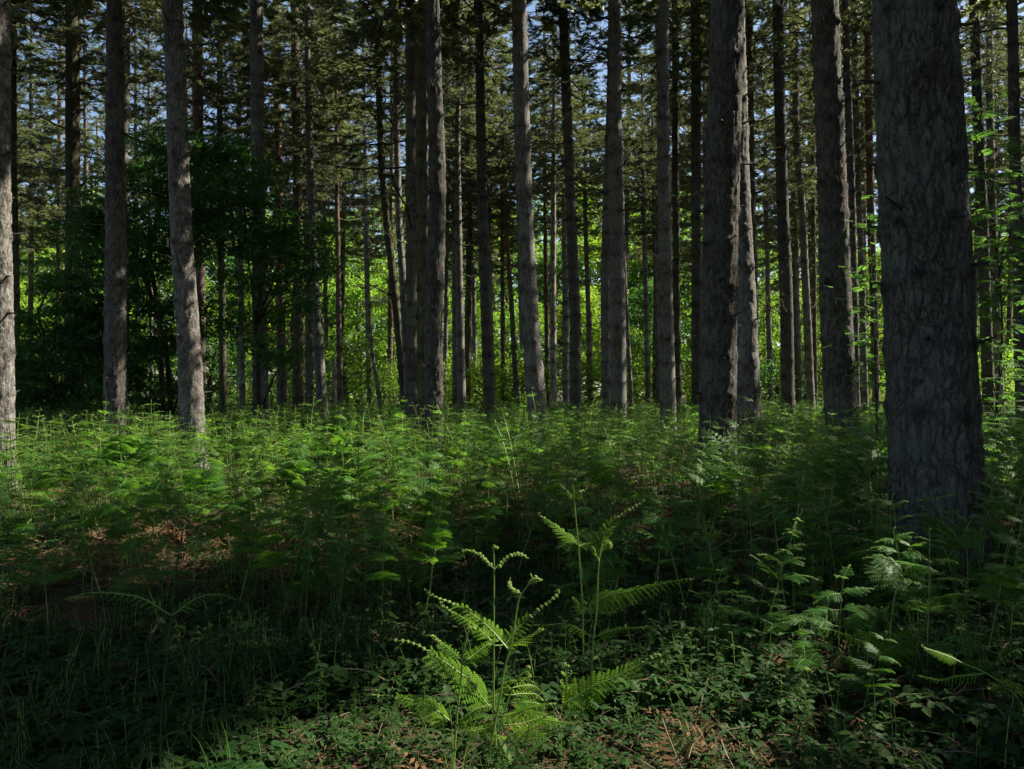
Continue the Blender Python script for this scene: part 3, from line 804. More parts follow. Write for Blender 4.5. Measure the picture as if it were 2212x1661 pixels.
pine('pine_tree', 37.0, [(1762, 875, 9), (1759, 640, 8), (1757, 480, 8)], 'thinnest stem touching the left of the grey knobbly trunk', H=19, zb=8.5, ndead=6, mat='bark_moss')
pine('pine_tree', 25.0, [(1850, 860, 17), (1843, 520, 16), (1833, 250, 15), (1825, 0, 15)], 'slim pine just right of the grey knobbly trunk', H=22, zb=9.3, ndead=12)
pine('pine_tree', 30.0, [(1868, 860, 13), (1858, 500, 13), (1848, 200, 13), (1845, 0, 13)], 'second slim pine between the grey knobbly trunk and the thickest one', H=22, zb=9, ndead=14)
pine('pine_tree', 29.0, [(1892, 860, 16), (1886, 600, 16), (1880, 400, 15)], 'reddish pine partly hidden by the left of the thickest trunk', H=22, zb=9, mat='bark_red', ndead=8)
pine('pine_tree', 25.0, [(2134, 850, 24), (2124, 560, 22), (2112, 250, 21), (2105, 0, 20)], 'brown pine behind the sapling, first right of the thickest trunk', H=22, zb=9, mat='bark_near', ndead=22, dead_len=(.8, 2.6))
pine('pine_tree', 31.0, [(2160, 850, 17), (2150, 600, 16), (2140, 300, 14), (2134, 0, 13)], 'slim pine behind the sapling, second right of the thickest trunk', H=22, zb=8.5, ndead=16)
pine('pine_tree', 21.0, [(2206, 860, 26), (2199, 560, 24), (2192, 250, 22), (2187, 0, 21)], 'dark pine by the right edge of the picture behind the sapling', H=22, zb=9, mat='bark_near', ndead=16, dead_len=(.8, 2.4))
pine('pine_tree', 32.0, [(482, 875, 16), (479, 600, 15), (476, 400, 13)], 'slim pine seen through the dark leafy tree, left', H=21, zb=8.5, mat='bark_moss', ndead=10)
pine('pine_tree', 35.0, [(523, 875, 13), (520, 600, 12), (517, 400, 11)], 'slender lit pine seen through the thin side of the dark leafy tree', H=21, zb=8.5, ndead=10)
pine('pine_tree', 40.0, [(327, 870, 9), (325, 600, 9), (323, 400, 8)], 'thin lit pine seen between the two grey trunks on the left', H=21, zb=8.5, ndead=8)

# --- pines farther back
LAND = [(-12, 'the left edge trunk'), (252, 'the straight grey pine'), (394, 'the leaning grey pine'), (557, 'the ringed pine'), (645, 'the mossy lit pine'), (731, 'the snapped trunk'), (850, 'the leaning brown pine'),
        (935, 'the central trio'), (1045, 'the knobbly dark pine'), (1135, 'the broad grey pine'), (1238, 'the kinked dark pine'), (1332, 'the touching pair'), (1435, 'the pale-twigged pine'), (1552, 'the stout dark pine'), (1690, 'the reddish pine'),
        (1800, 'the grey knobbly trunk'), (1995, 'the thickest trunk'), (2120, 'the pine by the sapling'), (2199, 'the right edge pine')]
def between(x):
    """where something far back shows among the near trunks"""
    lo = [n for q, n in LAND if q <= x]; hi = [n for q, n in LAND if q > x]
    if not lo: return 'left of ' + hi[0]
    if not hi: return 'right of ' + lo[-1]
    return 'between %s and %s' % (lo[-1], hi[0])
far_zone = between
r_ = np.random.default_rng(77)
FAR = []
for k in range(900):
    near = len(FAR) < 30
    d = r_.uniform(40, 52) if near else r_.uniform(80, 108)
    x = r_.uniform(-90, 2300)
    if len(FAR) >= 62: break
    if any(abs(x - a) < (30 if near else 18) and abs(d - b) < 9 for a, b in FAR): continue
    if 700 < x < 850 and near: continue
    FAR.append((x, d))
FAR += [(742, 50.0), (790, 46.0), (845, 52.0), (700, 47.0), (1010, 48.0)]
for k, (x, d) in enumerate(FAR):
    ln = r_.uniform(-12, 12); w = r_.uniform(0.24, 0.34) * F / d
    pine('pine_tree', d, [(x + ln, 880, w), (x, 500, w * .85), (x - ln * .4, 250, w * .7)], ['grey', 'red-barked', 'mossy'][k % 3] + ' distant pine ' + far_zone(x), H=r_.uniform(22, 27) if d < 60 else r_.uniform(28, 33), zb=r_.uniform(7.0, 10.0) if d < 60 else r_.uniform(3.5, 6),
         mat=['bark', 'bark_red', 'bark_moss'][k % 3], group=['grey', 'red-barked', 'mossy'][k % 3] + ' distant pines ' + far_zone(x), ndead=5 if d < 60 else 0, csc=1.25, segs=12)

# --- the same wood goes on outside the picture; it shades the foreground
def plain_pine(x, y, label, group, H, zb):
    r = np.random.default_rng(int(x * 31 + y * 77) % 99991)
    sh = SUN[:2] / np.linalg.norm(SUN[:2]); pe = np.array([-sh[1], sh[0]])
    for k in range(6):                       # no trunk stands in the way of a clear gap
        for P, rr, share in GAPS:
            if share < .89 or share == .92 or rr > 1.0: continue
            v = np.array([x, y]) - P[:2]; al = v @ sh; q = v @ pe
            if 0 < al and P[2] + al * math.tan(SUN_EL) < H and abs(q) < rr + .3:
                m = (rr + .34 - abs(q)) * (1 if q >= 0 else -1)
                x, y = float(x + pe[0] * m), float(y + pe[1] * m)
    if abs(x) < 0.6 * y + 2.4 and y > -2: return
    g = gh(x, y)
    root = bpy.data.objects.new('pine_tree', None); COL.objects.link(root); root.location = (x, y, g)
    tag(root, label, 'tree', group)
    if 'm' not in PLAIN:
        z = np.linspace(-0.1, 22, 30); t = z / 22
        pts = np.stack([0.05 * np.sin(z * .3), 0.05 * np.cos(z * .23), z], 1)
        V, Q = tube(pts, 0.22 * (1 - t) ** 0.7 + 0.02, 14)
        mb = MB(); mb.add(V, quads=Q); PLAIN['m'] = mb.mesh('trunk', M['bark'], True)
    o = obj('trunk', PLAIN['m'], root, rot=(0, 0, r.uniform(0, 6)), scale=(1, 1, H / 22.0))
    add_crown(root, np.array([x, y, g + zb]), np.array([0, 0, 1.0]), (H - zb + .4) / 18.0, r.uniform(1.0, 1.3), int(r.integers(0, NCROWN)), False)
PLAIN = {}
r_ = np.random.default_rng(5)
for gx in np.arange(-30, 46, 4.2):
    for gy in np.arange(-16, 30, 4.2):
        x = gx + r_.uniform(-1.4, 1.4); y = gy + r_.uniform(-1.4, 1.4)
        if y > -2 and abs(x) < 0.6 * y + 3.2: continue          # inside the picture
        if abs(x) < 3.0 and abs(y) < 3.0: continue
        right = x > 0 and y > -6
        if right and (x > 0.5 * y + 34 or y > 27 - 0.15 * x): continue
        if not right and (x < -0.6 * y - 12 or y < -13 or r_.random() < (0.75 if x < 6 else 0.3)): continue
        H = r_.uniform(19, 24)
        plain_pine(x, y, 'unseen pine added outside the picture to shade the foreground', 'pines outside the picture', H, r_.uniform(6.5, 10.0))
for k in range(30):  # extra unseen pines added along the sun's path to shade the foreground
    tx = -3.5 + 8.0 * ((k * 0.618) % 1.0); ty = 2.6 + 3.6 * ((k * 0.379) % 1.0)
    hz = (12.0, 17.0, 22.0)[k % 3]
    x = tx + hz * math.cos(SUN_AZ); y = ty + hz * math.sin(SUN_AZ)
    if abs(x) < 0.6 * y + 2.6: continue
    plain_pine(x, y, 'unseen pine added outside the picture to shade the foreground', 'pines outside the picture', r_.uniform(18, 23), r_.uniform(5.5, 8.5))

# ------------------------------------------------------------------ broadleaf trees
def leaf_quads(P, r, size, flat=0.6, fold=0.18, aspect=0.6):
    """kite-shaped leaves at points P, normals leaning upwards by flat"""
    n = len(P)
    nz = r.standard_normal((n, 3)) * (1 - flat); nz[:, 2] += flat
    nz /= np.linalg.norm(nz, axis=1, keepdims=True)
    a = r.standard_normal((n, 3)); t = a - (a * nz).sum(1, keepdims=True) * nz
    t /= np.maximum(np.linalg.norm(t, axis=1, keepdims=True), 1e-6)
    b = np.cross(nz, t)
    s = (size * r.uniform(0.65, 1.25, n))[:, None]
    t[:, 2] -= 0.25
    up = nz * s * fold
    V = np.stack([P, P + t * s * .45 + b * s * aspect * .5 + up, P + t * s, P + t * s * .45 - b * s * aspect * .5 + up], 1).reshape(-1, 3)
    return V, np.arange(n * 4).reshape(-1, 4)

def broadleaf_template(seed, height=10.0, width=4.0, nleaf=9000, size=0.15, skirt=0.12):
    """tapered stem with limbs and layered sprays of leaves; returns wood and foliage"""
    r = np.random.default_rng(seed)
    wood = MB(); fol = MB()
    n = 9; t = np.linspace(0, 1, n)
    tr = np.stack([0.25 * np.sin(t * 3 + r.uniform(0, 6)) * t, 0.25 * np.sin(t * 2.4 + r.uniform(0, 6)) * t, t * height * 0.92], 1)
    V, Q = tube(tr, 0.16 * (1 - t) ** 0.8 + 0.015, 8); wood.add(V, quads=Q)
    cl = []
    for k in range(26):
        u = skirt + (0.97 - skirt) * (k + r.random()) / 26
        p = np.array([np.interp(u, t, tr[:, i]) for i in range(3)])
        a = k * 2.4 + r.uniform(-.5, .5)
        prof = math.sin(math.pi * min(1, 0.22 + 0.78 * u)) ** 0.7
        L = width * prof * r.uniform(0.6, 1.15)
        el = 0.15 + 0.55 * u + r.uniform(-.15, .2)
        d = np.array([math.cos(a) * math.cos(el), math.sin(a) * math.cos(el), math.sin(el)])
        pts = [p, p + d * L * .5 + np.array([0, 0, .1]), p + d * L + np.array([0, 0, -0.12 * L])]
        V, Q = tube(smooth_path(pts, 3), np.linspace(0.05 * (1 - u) + .015, 0.008, 7), 5); wood.add(V, quads=Q)
        for j in range(5):
            s = r.uniform(0.35, 1.05)
            c = p + d * L * s + r.standard_normal(3) * np.array([.45, .45, .2])
            cl.append((c, r.uniform(0.25, 0.7)))
    per = max(8, nleaf // len(cl))
    for c, rad in cl:
        m = int(per * r.uniform(0.6, 1.4) * rad / 0.6)
        q = r.standard_normal((m, 3)) * np.array([rad, rad, rad * .38]) * 0.75 + c
        q[:, 2] -= 0.12 * np.sum((q[:, :2] - c[:2]) ** 2, 1) / rad
        q = q[q[:, 2] > 0.05]
        V, Q = leaf_quads(q, r, size, 0.45); fol.add(V, quads=Q)
    return wood, fol
BL = []
for k in range(5):
    w, f = broadleaf_template(600 + k, 10, [3.4, 4.2, 3.0, 4.6, 3.8][k], 12500, 0.17, [0.1, .06, .2, .05, .12][k])
    mat = (M['beech2'], M['beech'], M['oak'], M['beech2'], M['beech'])[k]
    BL.append((w.mesh('trunk', M['bark_birch'] if k in (2,) else M['bark'], True), f.mesh('crown', mat)))
SHRUB = []
for k in range(3):
    w, f = broadleaf_template(640 + k, 3.2, 1.9, 5200, 0.11, 0.02)
    SHRUB.append((w.mesh('trunk', M['deadwood'], True), f.mesh('crown', (M['beech'], M['oak'], M['beech2'])[k])))
def broadleaf(lib, k, x, d, sc, label, group, name='broadleaf_tree'):
    p = px(x, 850, d)
    g = gh(p[0], d)
    root = bpy.data.objects.new(name, None); COL.objects.link(root)
    root.location = (p[0], d, g - 0.02); root.rotation_euler = (0, 0, RNG.uniform(0, 6.28)); root.scale = (sc, sc, sc * RNG.uniform(.9, 1.15))
    tag(root, label, 'tree' if name.endswith('tree') else 'shrub', group)
    obj('trunk', lib[k][0], root); obj('crown', lib[k][1], root)
r_ = np.random.default_rng(21)
for k in range(58):
    row = k % 3
    d = [54, 64, 74][row] + r_.uniform(-4, 4)
    x = -120 + (k + r_.uniform(-.4, .4)) * 2450 / 58.0
    sc = [0.95, 1.35, 1.8][row] * r_.uniform(0.8, 1.15)
    broadleaf(BL, int(r_.integers(0, 5)), x, d, sc, ('nearer', 'middle-distance', 'farthest tall')[row] + ' broadleaf tree ' + between(x), ('nearer', 'middle-distance', 'farthest')[row] + ' broadleaf trees ' + between(x))
for k in range(34):
    d = r_.uniform(37, 50); x = -80 + (k + r_.uniform(-.45, .45)) * 2380 / 34
    broadleaf(SHRUB, int(r_.integers(0, 3)), x, d, r_.uniform(0.6, 1.25), 'low green shrub far back ' + between(x), 'shrubs ' + between(x), 'leafy_shrub')

# the dark leafy trees on the left, in front of the light
def leafy_mass(name, label, d0, stems, clumps, nleaf, size, mat, seed, depth=1.2, barkm='deadwood'):
    r = np.random.default_rng(seed)
    base = px(stems[0][0][0], 900, d0); g = gh(base[0], d0)
    root = bpy.data.objects.new(name, None); COL.objects.link(root); root.location = (base[0], d0, g)
    tag(root, label, 'tree'); off = np.array(root.location)
    for s in stems:
        P = [px(x, y, d0 + dd) for x, y, w, dd in s]
        P[0][2] = gh(P[0][0], P[0][1]) - 0.03
        rad = [w * d0 / F / 2 for x, y, w, dd in s]
        path = smooth_path(P, 5); rr = np.interp(np.linspace(0, 1, len(path)), np.linspace(0, 1, len(rad)), rad)
        V, Q = tube(path - off, rr, 8)
        mb = MB(); mb.add(V, quads=Q); obj('trunk', mb.mesh('trunk', M[barkm], True), root)
    fol = MB(); br = MB()
    tot = sum(c[2] ** 2 for c in clumps)
    spath = np.vstack([np.array([px(x, y, d0 + dd) for x, y, w, dd in s]) for s in stems])
    for x, y, rp in clumps:
        c = px(x, y, d0 + r.uniform(-depth, depth)); rad = rp * d0 / F
        near = spath[np.argmin(np.linalg.norm(spath - c, axis=1) + (spath[:, 2] > c[2]) * 1.0)]
        V, Q = tube(smooth_path([near, (near + c) / 2 + np.array([0, 0, .25]), c], 4), np.linspace(0.035, 0.008, 9), 5); br.add(V - off, quads=Q)
        ns = int(12 + rp / 7)
        m = int(nleaf * rp ** 2 / tot / ns)
        for j in range(ns):
            cc = c + r.standard_normal(3) * rad * np.array([.6, .6, .5])
            V, Q = tube([c, (c + cc) / 2 + r.standard_normal(3) * .05, cc], [.008, .006, .003], 3); br.add(V - off, quads=Q)
            sp_ = r.uniform(.5, 1.2)
            q = cc + r.standard_normal((m, 3)) * np.array([.28, .28, .07]) * sp_
            q[:, 2] -= .35 * np.sum((q[:, :2] - cc[:2]) ** 2, 1)
            V, Q = leaf_quads(q, r, size, 0.5); fol.add(V - off, quads=Q)
    obj('branch', br.mesh('branch', M[barkm], True), root)
    obj('crown', fol.mesh('crown', M[mat]), root)
leafy_mass('dark_leafy_tree', 'dark green leafy tree spreading behind the leaning grey pine', 20.6,
           [[(352, 900, 13, 0), (345, 700, 11, .1), (325, 560, 9, .2), (345, 430, 6, .1), (360, 340, 3, 0)], [(372, 900, 14, .5), (362, 780, 12, .5), (330, 650, 9, .6), (290, 560, 6, .5)], [(560, 900, 7, .3), (552, 700, 5, .3), (530, 520, 4, .2)]],
           [(330, 390, 95), (430, 370, 100), (525, 430, 95), (610, 500, 75), (662, 590, 45), (575, 580, 75), (300, 560, 90), (440, 500, 80), (330, 730, 90), (385, 640, 60), (640, 540, 60), (470, 450, 80), (380, 330, 60), (480, 340, 60), (270, 470, 80), (600, 680, 38), (650, 660, 40), (560, 740, 40), (490, 700, 45), (300, 830, 60), (400, 850, 55), (620, 780, 35)], 38000, 0.10, 'oak', 71)
leafy_mass('dark_leafy_tree', 'dark green bushy tree at the far left around the very dark pine', 21.5,
           [[(180, 900, 9, 0), (172, 740, 7, 0), (150, 600, 5, 0), (160, 520, 3, 0)], [(110, 900, 7, .4), (100, 760, 5, .4), (80, 680, 3, .4)]],
           [(130, 610, 70), (220, 560, 70), (180, 700, 95), (90, 790, 75), (240, 800, 80), (120, 850, 60), (70, 700, 45), (200, 480, 50), (50, 850, 45), (160, 800, 80), (230, 660, 70)], 29000, 0.10, 'oak', 72)

# rowan saplings with feathery leaves
def pinnate_leaf():
    mb = MB()
    V, Q = tube([[0, 0, 0], [.5, 0, .03], [1, 0, -.05]], [.008, .006, .004], 3); mb.add(V, quads=Q, mat=1)
    for k in range(7):
        u = 0.22 + 0.12 * k
        for s in (-1, 1):
            if k == 6 and s == 1: continue
            a = s * 1.15 if k < 6 else 0
            d = np.array([math.cos(a), math.sin(a), -.12]); w = np.array([-math.sin(a), math.cos(a), 0]) * .055
            L = 0.36 * (1 - abs(u - .5) * .5)
            b = np.array([u, 0, .03 * math.sin(u * 3)])
            mb.add([b, b + d * L * .4 + w + [0, 0, .03], b + d * L * .78 + w * .7, b + d * L + [0, 0, -.03], b + d * L * .78 - w * .7, b + d * L * .4 - w + [0, 0, .03]],
                   tris=[(0, 1, 5), (1, 2, 5), (2, 4, 5), (2, 3, 4)])
    return mb.arr()
PIN = pinnate_leaf()
def rowan(label, d0, stem, clusters, seed, per=12, size=0.19):
    r = np.random.default_rng(seed)
    base = px(stem[0][0], 900, d0); g = gh(base[0], d0)
    root = bpy.data.objects.new('rowan_sapling', None); COL.objects.link(root); root.location = (base[0], d0, g)
    tag(root, label, 'sapling'); off = np.array(root.location)
    P = [px(x, y, d0 + dd) for x, y, dd in stem]; P[0][2] = g - 0.03
    path = smooth_path(P, 6)
    V, Q = tube(path - off, np.linspace(0.022, 0.005, len(path)), 7); mb = MB(); mb.add(V, quads=Q); obj('stem', mb.mesh('stem', M['deadwood'], True), root)
    fol = MB(); br = MB()
    for x, y in clusters:
        c = px(x, y, d0 + r.uniform(-.7, .7))
        near = path[np.argmin(np.linalg.norm(path - c, axis=1) + 0.8 * np.maximum(0, path[:, 2] - c[2] + .2))]
        bp = smooth_path([near, (near + c) / 2 + np.array([0, 0, .12]), c], 6)
        V, Q = tube(bp - off, np.linspace(.010, .003, len(bp)), 4); br.add(V, quads=Q)
        for k in range(per):
            a = r.uniform(0, 6.28)
            p = c + r.standard_normal(3) * .17 if k > per // 3 else bp[int(r.integers(len(bp) // 2, len(bp)))]
            dd = np.array([math.cos(a), math.sin(a), r.uniform(-.35, .25)])
            fol.add_arr(PIN, frame(dd, roll=r.uniform(-.5, .5)), p - off, size * r.uniform(.7, 1.15))
    obj('branch', br.mesh('branch', M['deadwood'], True), root)
    obj('foliage', fol.mesh('foliage', [M['rowan'], M['deadwood']]), root)
rowan('rowan sapling with feathery leaves right of the thickest trunk', 10.2, [(2150, 1080, 0), (2152, 900, 0), (2165, 700, .1), (2145, 480, .1), (2110, 280, .1)],
      [(2098, 290), (2112, 370), (2150, 380), (2105, 455), (2170, 470), (2130, 520), (2195, 545), (2140, 600), (2190, 620), (2115, 650), (2160, 690), (2200, 710), (2110, 740), (2185, 780), (2130, 820), (2205, 850), (2150, 560), (2210, 650), (2125, 235), (2165, 640), (2180, 520), (2200, 330), (2175, 420), (2205, 450), (2100, 560), (2120, 690), (2150, 760), (2110, 860), (2170, 900), (2200, 930), (2130, 930), (2210, 560), (2195, 800)], 91, 16)
rowan('shaded rowan sapling left of the thickest trunk', 13.0, [(1895, 1000, 0), (1893, 860, 0), (1888, 700, .1), (1880, 560, .1), (1878, 430, 0)],
      [(1870, 500), (1895, 560), (1858, 600), (1900, 650), (1868, 690), (1905, 740), (1850, 740), (1885, 800), (1860, 830), (1910, 830), (1900, 470), (1850, 660), (1880, 620), (1862, 780)], 92, 13)

# ------------------------------------------------------------------ bracken
def pinnule_template():
    """one lobed pinnule of length 1 along +x, arching down"""
    mb = MB(); n = 8
    zc = lambda u: 0.10 * u - 0.34 * u * u
    rib = np.array([[u, 0, zc(u)] for u in np.linspace(0, 1, 5)])
    V = np.concatenate([rib + [0, .014, 0], rib - [0, .014, 0]]); mb.add(V, quads=[(i, i + 1, i + 6, i + 5) for i in range(4)])
    for k in range(n):
        u = 0.05 + 0.9 * k / n
        L = 0.17 * (1 - u) ** 0.55 + 0.025
        for s in (-1, 1):
            b = np.array([u, 0, zc(u)]); w = 0.052
            mb.add([b, b + [w * 1.2, 0, zc(u + w) - zc(u)], b + [w * 1.35, s * L * .75, -.02], b + [w * 0.9, s * L, -.045], b + [w * .15, s * L * .72, -.02]], tris=[(0, 1, 2), (0, 2, 4), (2, 3, 4)])
    return mb.arr()
PINNULE = pinnule_template()
def oct_bead():
    mb = MB()
    a = np.arange(6) * math.pi / 3
    ring = lambda z, q: np.stack([np.cos(a) * q, np.sin(a) * q, np.full(6, z)], 1)
    V = np.vstack([[[0, 0, -1]], ring(-.5, .87), ring(.5, .87), [[0, 0, 1]]])
    T = [(0, 1 + (i + 1) % 6, 1 + i) for i in range(6)] + [(13, 7 + i, 7 + (i + 1) % 6) for i in range(6)]
    mb.add(V, tris=T, quads=[(1 + i, 1 + (i + 1) % 6, 7 + (i + 1) % 6, 7 + i) for i in range(6)], mat=2)
    return mb.arr()
BEAD = oct_bead()

def add_pinna(mb, path, Lmax, n, r, hi, up=(0, 0, 1.0), young=0.2, off=0.0, rad=0.0022, droop=0.0, side_bias=(1.0, 1.0)):
    """one side branch of a frond: axis, pinnules on both sides, unrolled beads towards the tip"""
    path = np.asarray(path, float)
    m = len(path)
    if hi:
        V, Q = tube(path, np.linspace(rad, rad * .45, m), 4); mb.add(V, quads=Q, mat=1)
    else:
        V, Q = tube(path[::2] if m > 4 else path, np.linspace(rad * 1.2, rad * .6, len(path[::2] if m > 4 else path)), 3); mb.add(V, quads=Q, mat=1)
    seg = np.concatenate([[0], np.cumsum(np.linalg.norm(np.diff(path, axis=0), axis=1))]); tot = seg[-1]; seg = seg / tot
    up = np.asarray(up, float)
    for k in range(n):
        t = 0.10 + 0.88 * (k + 0.5) / n
        p = np.array([np.interp(t, seg, path[:, i]) for i in range(3)])
        p2 = np.array([np.interp(min(1, t + .04), seg, path[:, i]) for i in range(3)])
        T = nrm(p2 - p + 1e-6); S = nrm(np.cross(up, T)); U = np.cross(T, S)
        L = Lmax * (1 - t) ** 0.72 * (0.75 + 0.25 * min(1, t / .15)) + 0.006
        bead = t > 1 - young
        for s, sb in ((-1, side_bias[0]), (1, side_bias[1])):
            if bead:
                q = p + s * S * 0.004 - U * r.uniform(0, .006)
                if hi: mb.add_arr(BEAD, None, q, (0.0042 + 0.0035 * min(1, 1.15 - t)) * r.uniform(.8, 1.2))
                elif s > 0: mb.add_arr(BEAD, None, q, 0.006)
                continue
            d = nrm(s * S * 0.9 + T * (0.38 + 0.3 * t) + U * (r.uniform(-.12, .12) - droop))
            if hi:
                mb.add_arr(PINNULE, frame(d, U, roll=r.uniform(-.25, .25)), p, L * sb * r.uniform(.88, 1.1))
            else:
                Lx = L * sb * r.uniform(.85, 1.1); w = np.cross(U, d) * Lx * .115
                mid = p + d * Lx * .45 + U * Lx * .05
                tip = p + d * Lx - U * Lx * (.12 + droop * .3)
                mb.add([p, mid - w, tip, mid + w], tris=[(0, 1, 3), (1, 2, 3)])

def crozier(mb, p, d, r, size, n=7, hi=True):
    """a curled fiddlehead at p growing along d"""
    d = nrm(d); side = nrm(np.cross(d, [r.uniform(-1, 1), r.uniform(-1, 1), .3]))
    pts = []
    c = p + d * size * .6; th0 = 0
    for k in range(n + 4):
        a = k * 0.62; q = size * (1 - k / (n + 5.0))
        pts.append(p + d * size * .4 + d * math.sin(a) * q + side * (size - math.cos(a) * q))
    V, Q = tube(np.array(pts), np.linspace(size * .34, size * .18, len(pts)), 5 if hi else 3); mb.add(V, quads=Q, mat=2)

def bracken_plant(seed, h, hi, spread=1.0, young=0.25, npair=None):
    r = np.random.default_rng(seed)
    mb = MB()
    lean = r.uniform(0.02, 0.24) * h; la = r.uniform(0, 6.28)
    t = np.linspace(0, 1, 7)
    st = np.stack([math.cos(la) * lean * t ** 2 + 0.01 * np.sin(t * 5), math.sin(la) * lean * t ** 2, h * t * (1 - .03 * t)], 1)
    V, Q = tube(st, np.linspace(0.0056, 0.0022, 7) if hi else np.linspace(.0075, .003, 7), 6 if hi else 3); mb.add(V, quads=Q, mat=1)
    az = r.uniform(0, 6.28)
    npair = npair or int(r.integers(3, 6))
    fr = np.linspace(r.uniform(.42, .55), .93, npair)
    for i, f in enumerate(fr):
        p = np.array([np.interp(f, t, st[:, k]) for k in range(3)])
        Lp = h * 0.47 * spread * (1 - (f - .4) / .66) ** 0.9 * r.uniform(.85, 1.15) + .03
        yg = np.clip(young + 0.55 * (f - .5), 0.08, .9)
        for s in (0, math.pi):
            a = az + s + r.uniform(-.3, .3) + i * 0.25
            el = r.uniform(.2, .8)
            dh = np.array([math.cos(a), math.sin(a), 0])
            q = np.linspace(0, 1, 6)
            dr = r.uniform(.2, .5)
            path = p + dh * (np.cos(el) * Lp * q)[:, None] + np.array([0, 0, 1.0]) * (math.sin(el) * Lp * q - dr * Lp * q * q)[:, None]
            add_pinna(mb, path, Lp * .40, (14 if hi else 9) if Lp > .12 else 6, r, hi, young=yg, rad=.0022)
    if r.random() < .8:
        crozier(mb, st[-1], np.array([math.cos(az), math.sin(az), 1.2]), r, r.uniform(.008, .014), hi=hi)
    return mb.arr()
BMATS = [M['bracken'], M['bracken_stem'], M['fiddle']]
B_LO = [bracken_plant(700 + k, 1.0, False, [1, .5, 1.1, .35, .9, .28, .65, 1.0][k], [.2, .5, .15, .7, .2, .85, .45, .15][k]).mesh('bracken_fern', BMATS) for k in range(8)]
B_HI = [bracken_plant(740 + k, 1.0, True, [1, .85, 1.15, .75, 1.0, .6][k], [.2, .3, .12, .35, .2, .5][k]).mesh('bracken_fern', BMATS) for k in range(6)]

# ---- the ferns in front, one by one: traced stems and side branches; zoom coordinates of the middle bottom of the picture
def zp(x, y, d):
    return px(x * 0.34984 + 756.0, y * 0.34984 + 1080.0, d)
def fern(label, d, stem, pinnae, tip=True, seed=1, conv=None, cat='fern'):
    """stem: [(x, y, depth offset)]; pinnae: (points, pinnule length, pairs, young share, droop)"""
    conv = conv or zp
    r = np.random.default_rng(seed)
    S = [conv(x, y, d + dd) for x, y, dd in stem]
    g = gh(S[0][0], S[0][1])
    if S[0][2] > g:
        b = S[0] + (S[0] - S[1]) / max(1e-3, S[1][2] - S[0][2]) * (S[0][2] - g) * .6; b[2] = g - .01
        S = [b] + S
    else:
        S[0][2] = g - 0.01 if S[1][2] > g else S[0][2]
    root = bpy.data.objects.new('bracken_fern', None); COL.objects.link(root); root.location = tuple(S[0])
    tag(root, label, cat, None); off = S[0]
    path = smooth_path(S, 6) - off
    mb = MB(); V, Q = tube(path, np.linspace(.0046, .0022, len(path)), 8); mb.add(V, quads=Q, mat=1)
    if tip: crozier(mb, path[-1], path[-1] - path[-3] + np.array([-.004, 0, 0]), r, .010); mb.add_arr(BEAD, None, path[-1] + [.012, 0, .002], .008)
    obj('stem', mb.mesh('stem', BMATS if seed != 18 else [M['bracken'], M['oak'], M['bracken']], True), root)
    for pts, Lm, n, yg, dr in pinnae:
        P = []
        dz = r.uniform(-.16, .16)
        for i, q in enumerate(pts):
            dd = q[2] if len(q) > 2 else dz * i / max(1, len(pts) - 1)
            P.append(conv(q[0], q[1], d + dd) - off)
        pa = smooth_path(P, 4)
        mb = MB()
        add_pinna(mb, pa, Lm * (.9 if d < 4.05 else 1.05), int(n * 1.1), r, True, up=nrm([r.uniform(.2, .5), -0.38, 0.8]), young=yg, droop=dr * .5, rad=.0028)
        if yg > .12: crozier(mb, pa[-1], pa[-1] - pa[-2], r, .007)
        obj('pinna', mb.mesh('pinna', [M['bracken_young_sunlit'] if d < 4.05 and seed < 16 else M['bracken'], M['bracken_stem'], M['fiddle']]), root)
fern('tallest curled bracken fern in front, its three young arms spread at the top', 3.12, [(905, 1560, 0), (888, 1300, 0), (888, 900, 0), (890, 430, 0), (885, 300, 0)],
     [([(890, 430), (830, 360), (770, 320), (700, 305)], .012, 9, .95, 0), ([(890, 430), (930, 395), (975, 350), (1040, 328), (1095, 355)], .014, 9, .95, 0),
      ([(905, 1310), (830, 1240), (750, 1120), (680, 1070), (600, 1010), (520, 960), (430, 900), (340, 868), (290, 872)], .115, 18, .28, .1),
      ([(888, 885), (800, 800), (700, 730), (610, 680), (560, 640)], .05, 13, .3, .25),
      ([(890, 900), (960, 890), (1000, 830), (1060, 770), (1150, 690), (1250, 610), (1290, 575)], .05, 15, .45, .3),
      ([(905, 1330), (990, 1330), (1090, 1290), (1190, 1270), (1280, 1250)], .075, 14, .12, .2)], seed=3)
fern('slanting bracken fern right beside the tallest curled one, with two arms', 3.02, [(845, 1661, 0), (890, 1400, 0), (930, 1200, 0), (950, 1060, 0), (985, 930, 0), (1010, 820, 0), (1035, 650, 0), (1060, 580, 0), (1110, 510, 0), (1125, 480, 0)],
     [([(975, 920), (870, 800), (760, 710), (640, 640), (520, 595), (465, 552)], .075, 17, .35, .2), ([(985, 915), (1040, 870), (1120, 830), (1195, 785)], .055, 13, .12, .35),
      ([(1058, 580), (1020, 560), (990, 530), (985, 500)], .02, 8, .85, 0), ([(1110, 510), (1140, 488), (1180, 490)], .008, 6, .98, 0)], seed=4)
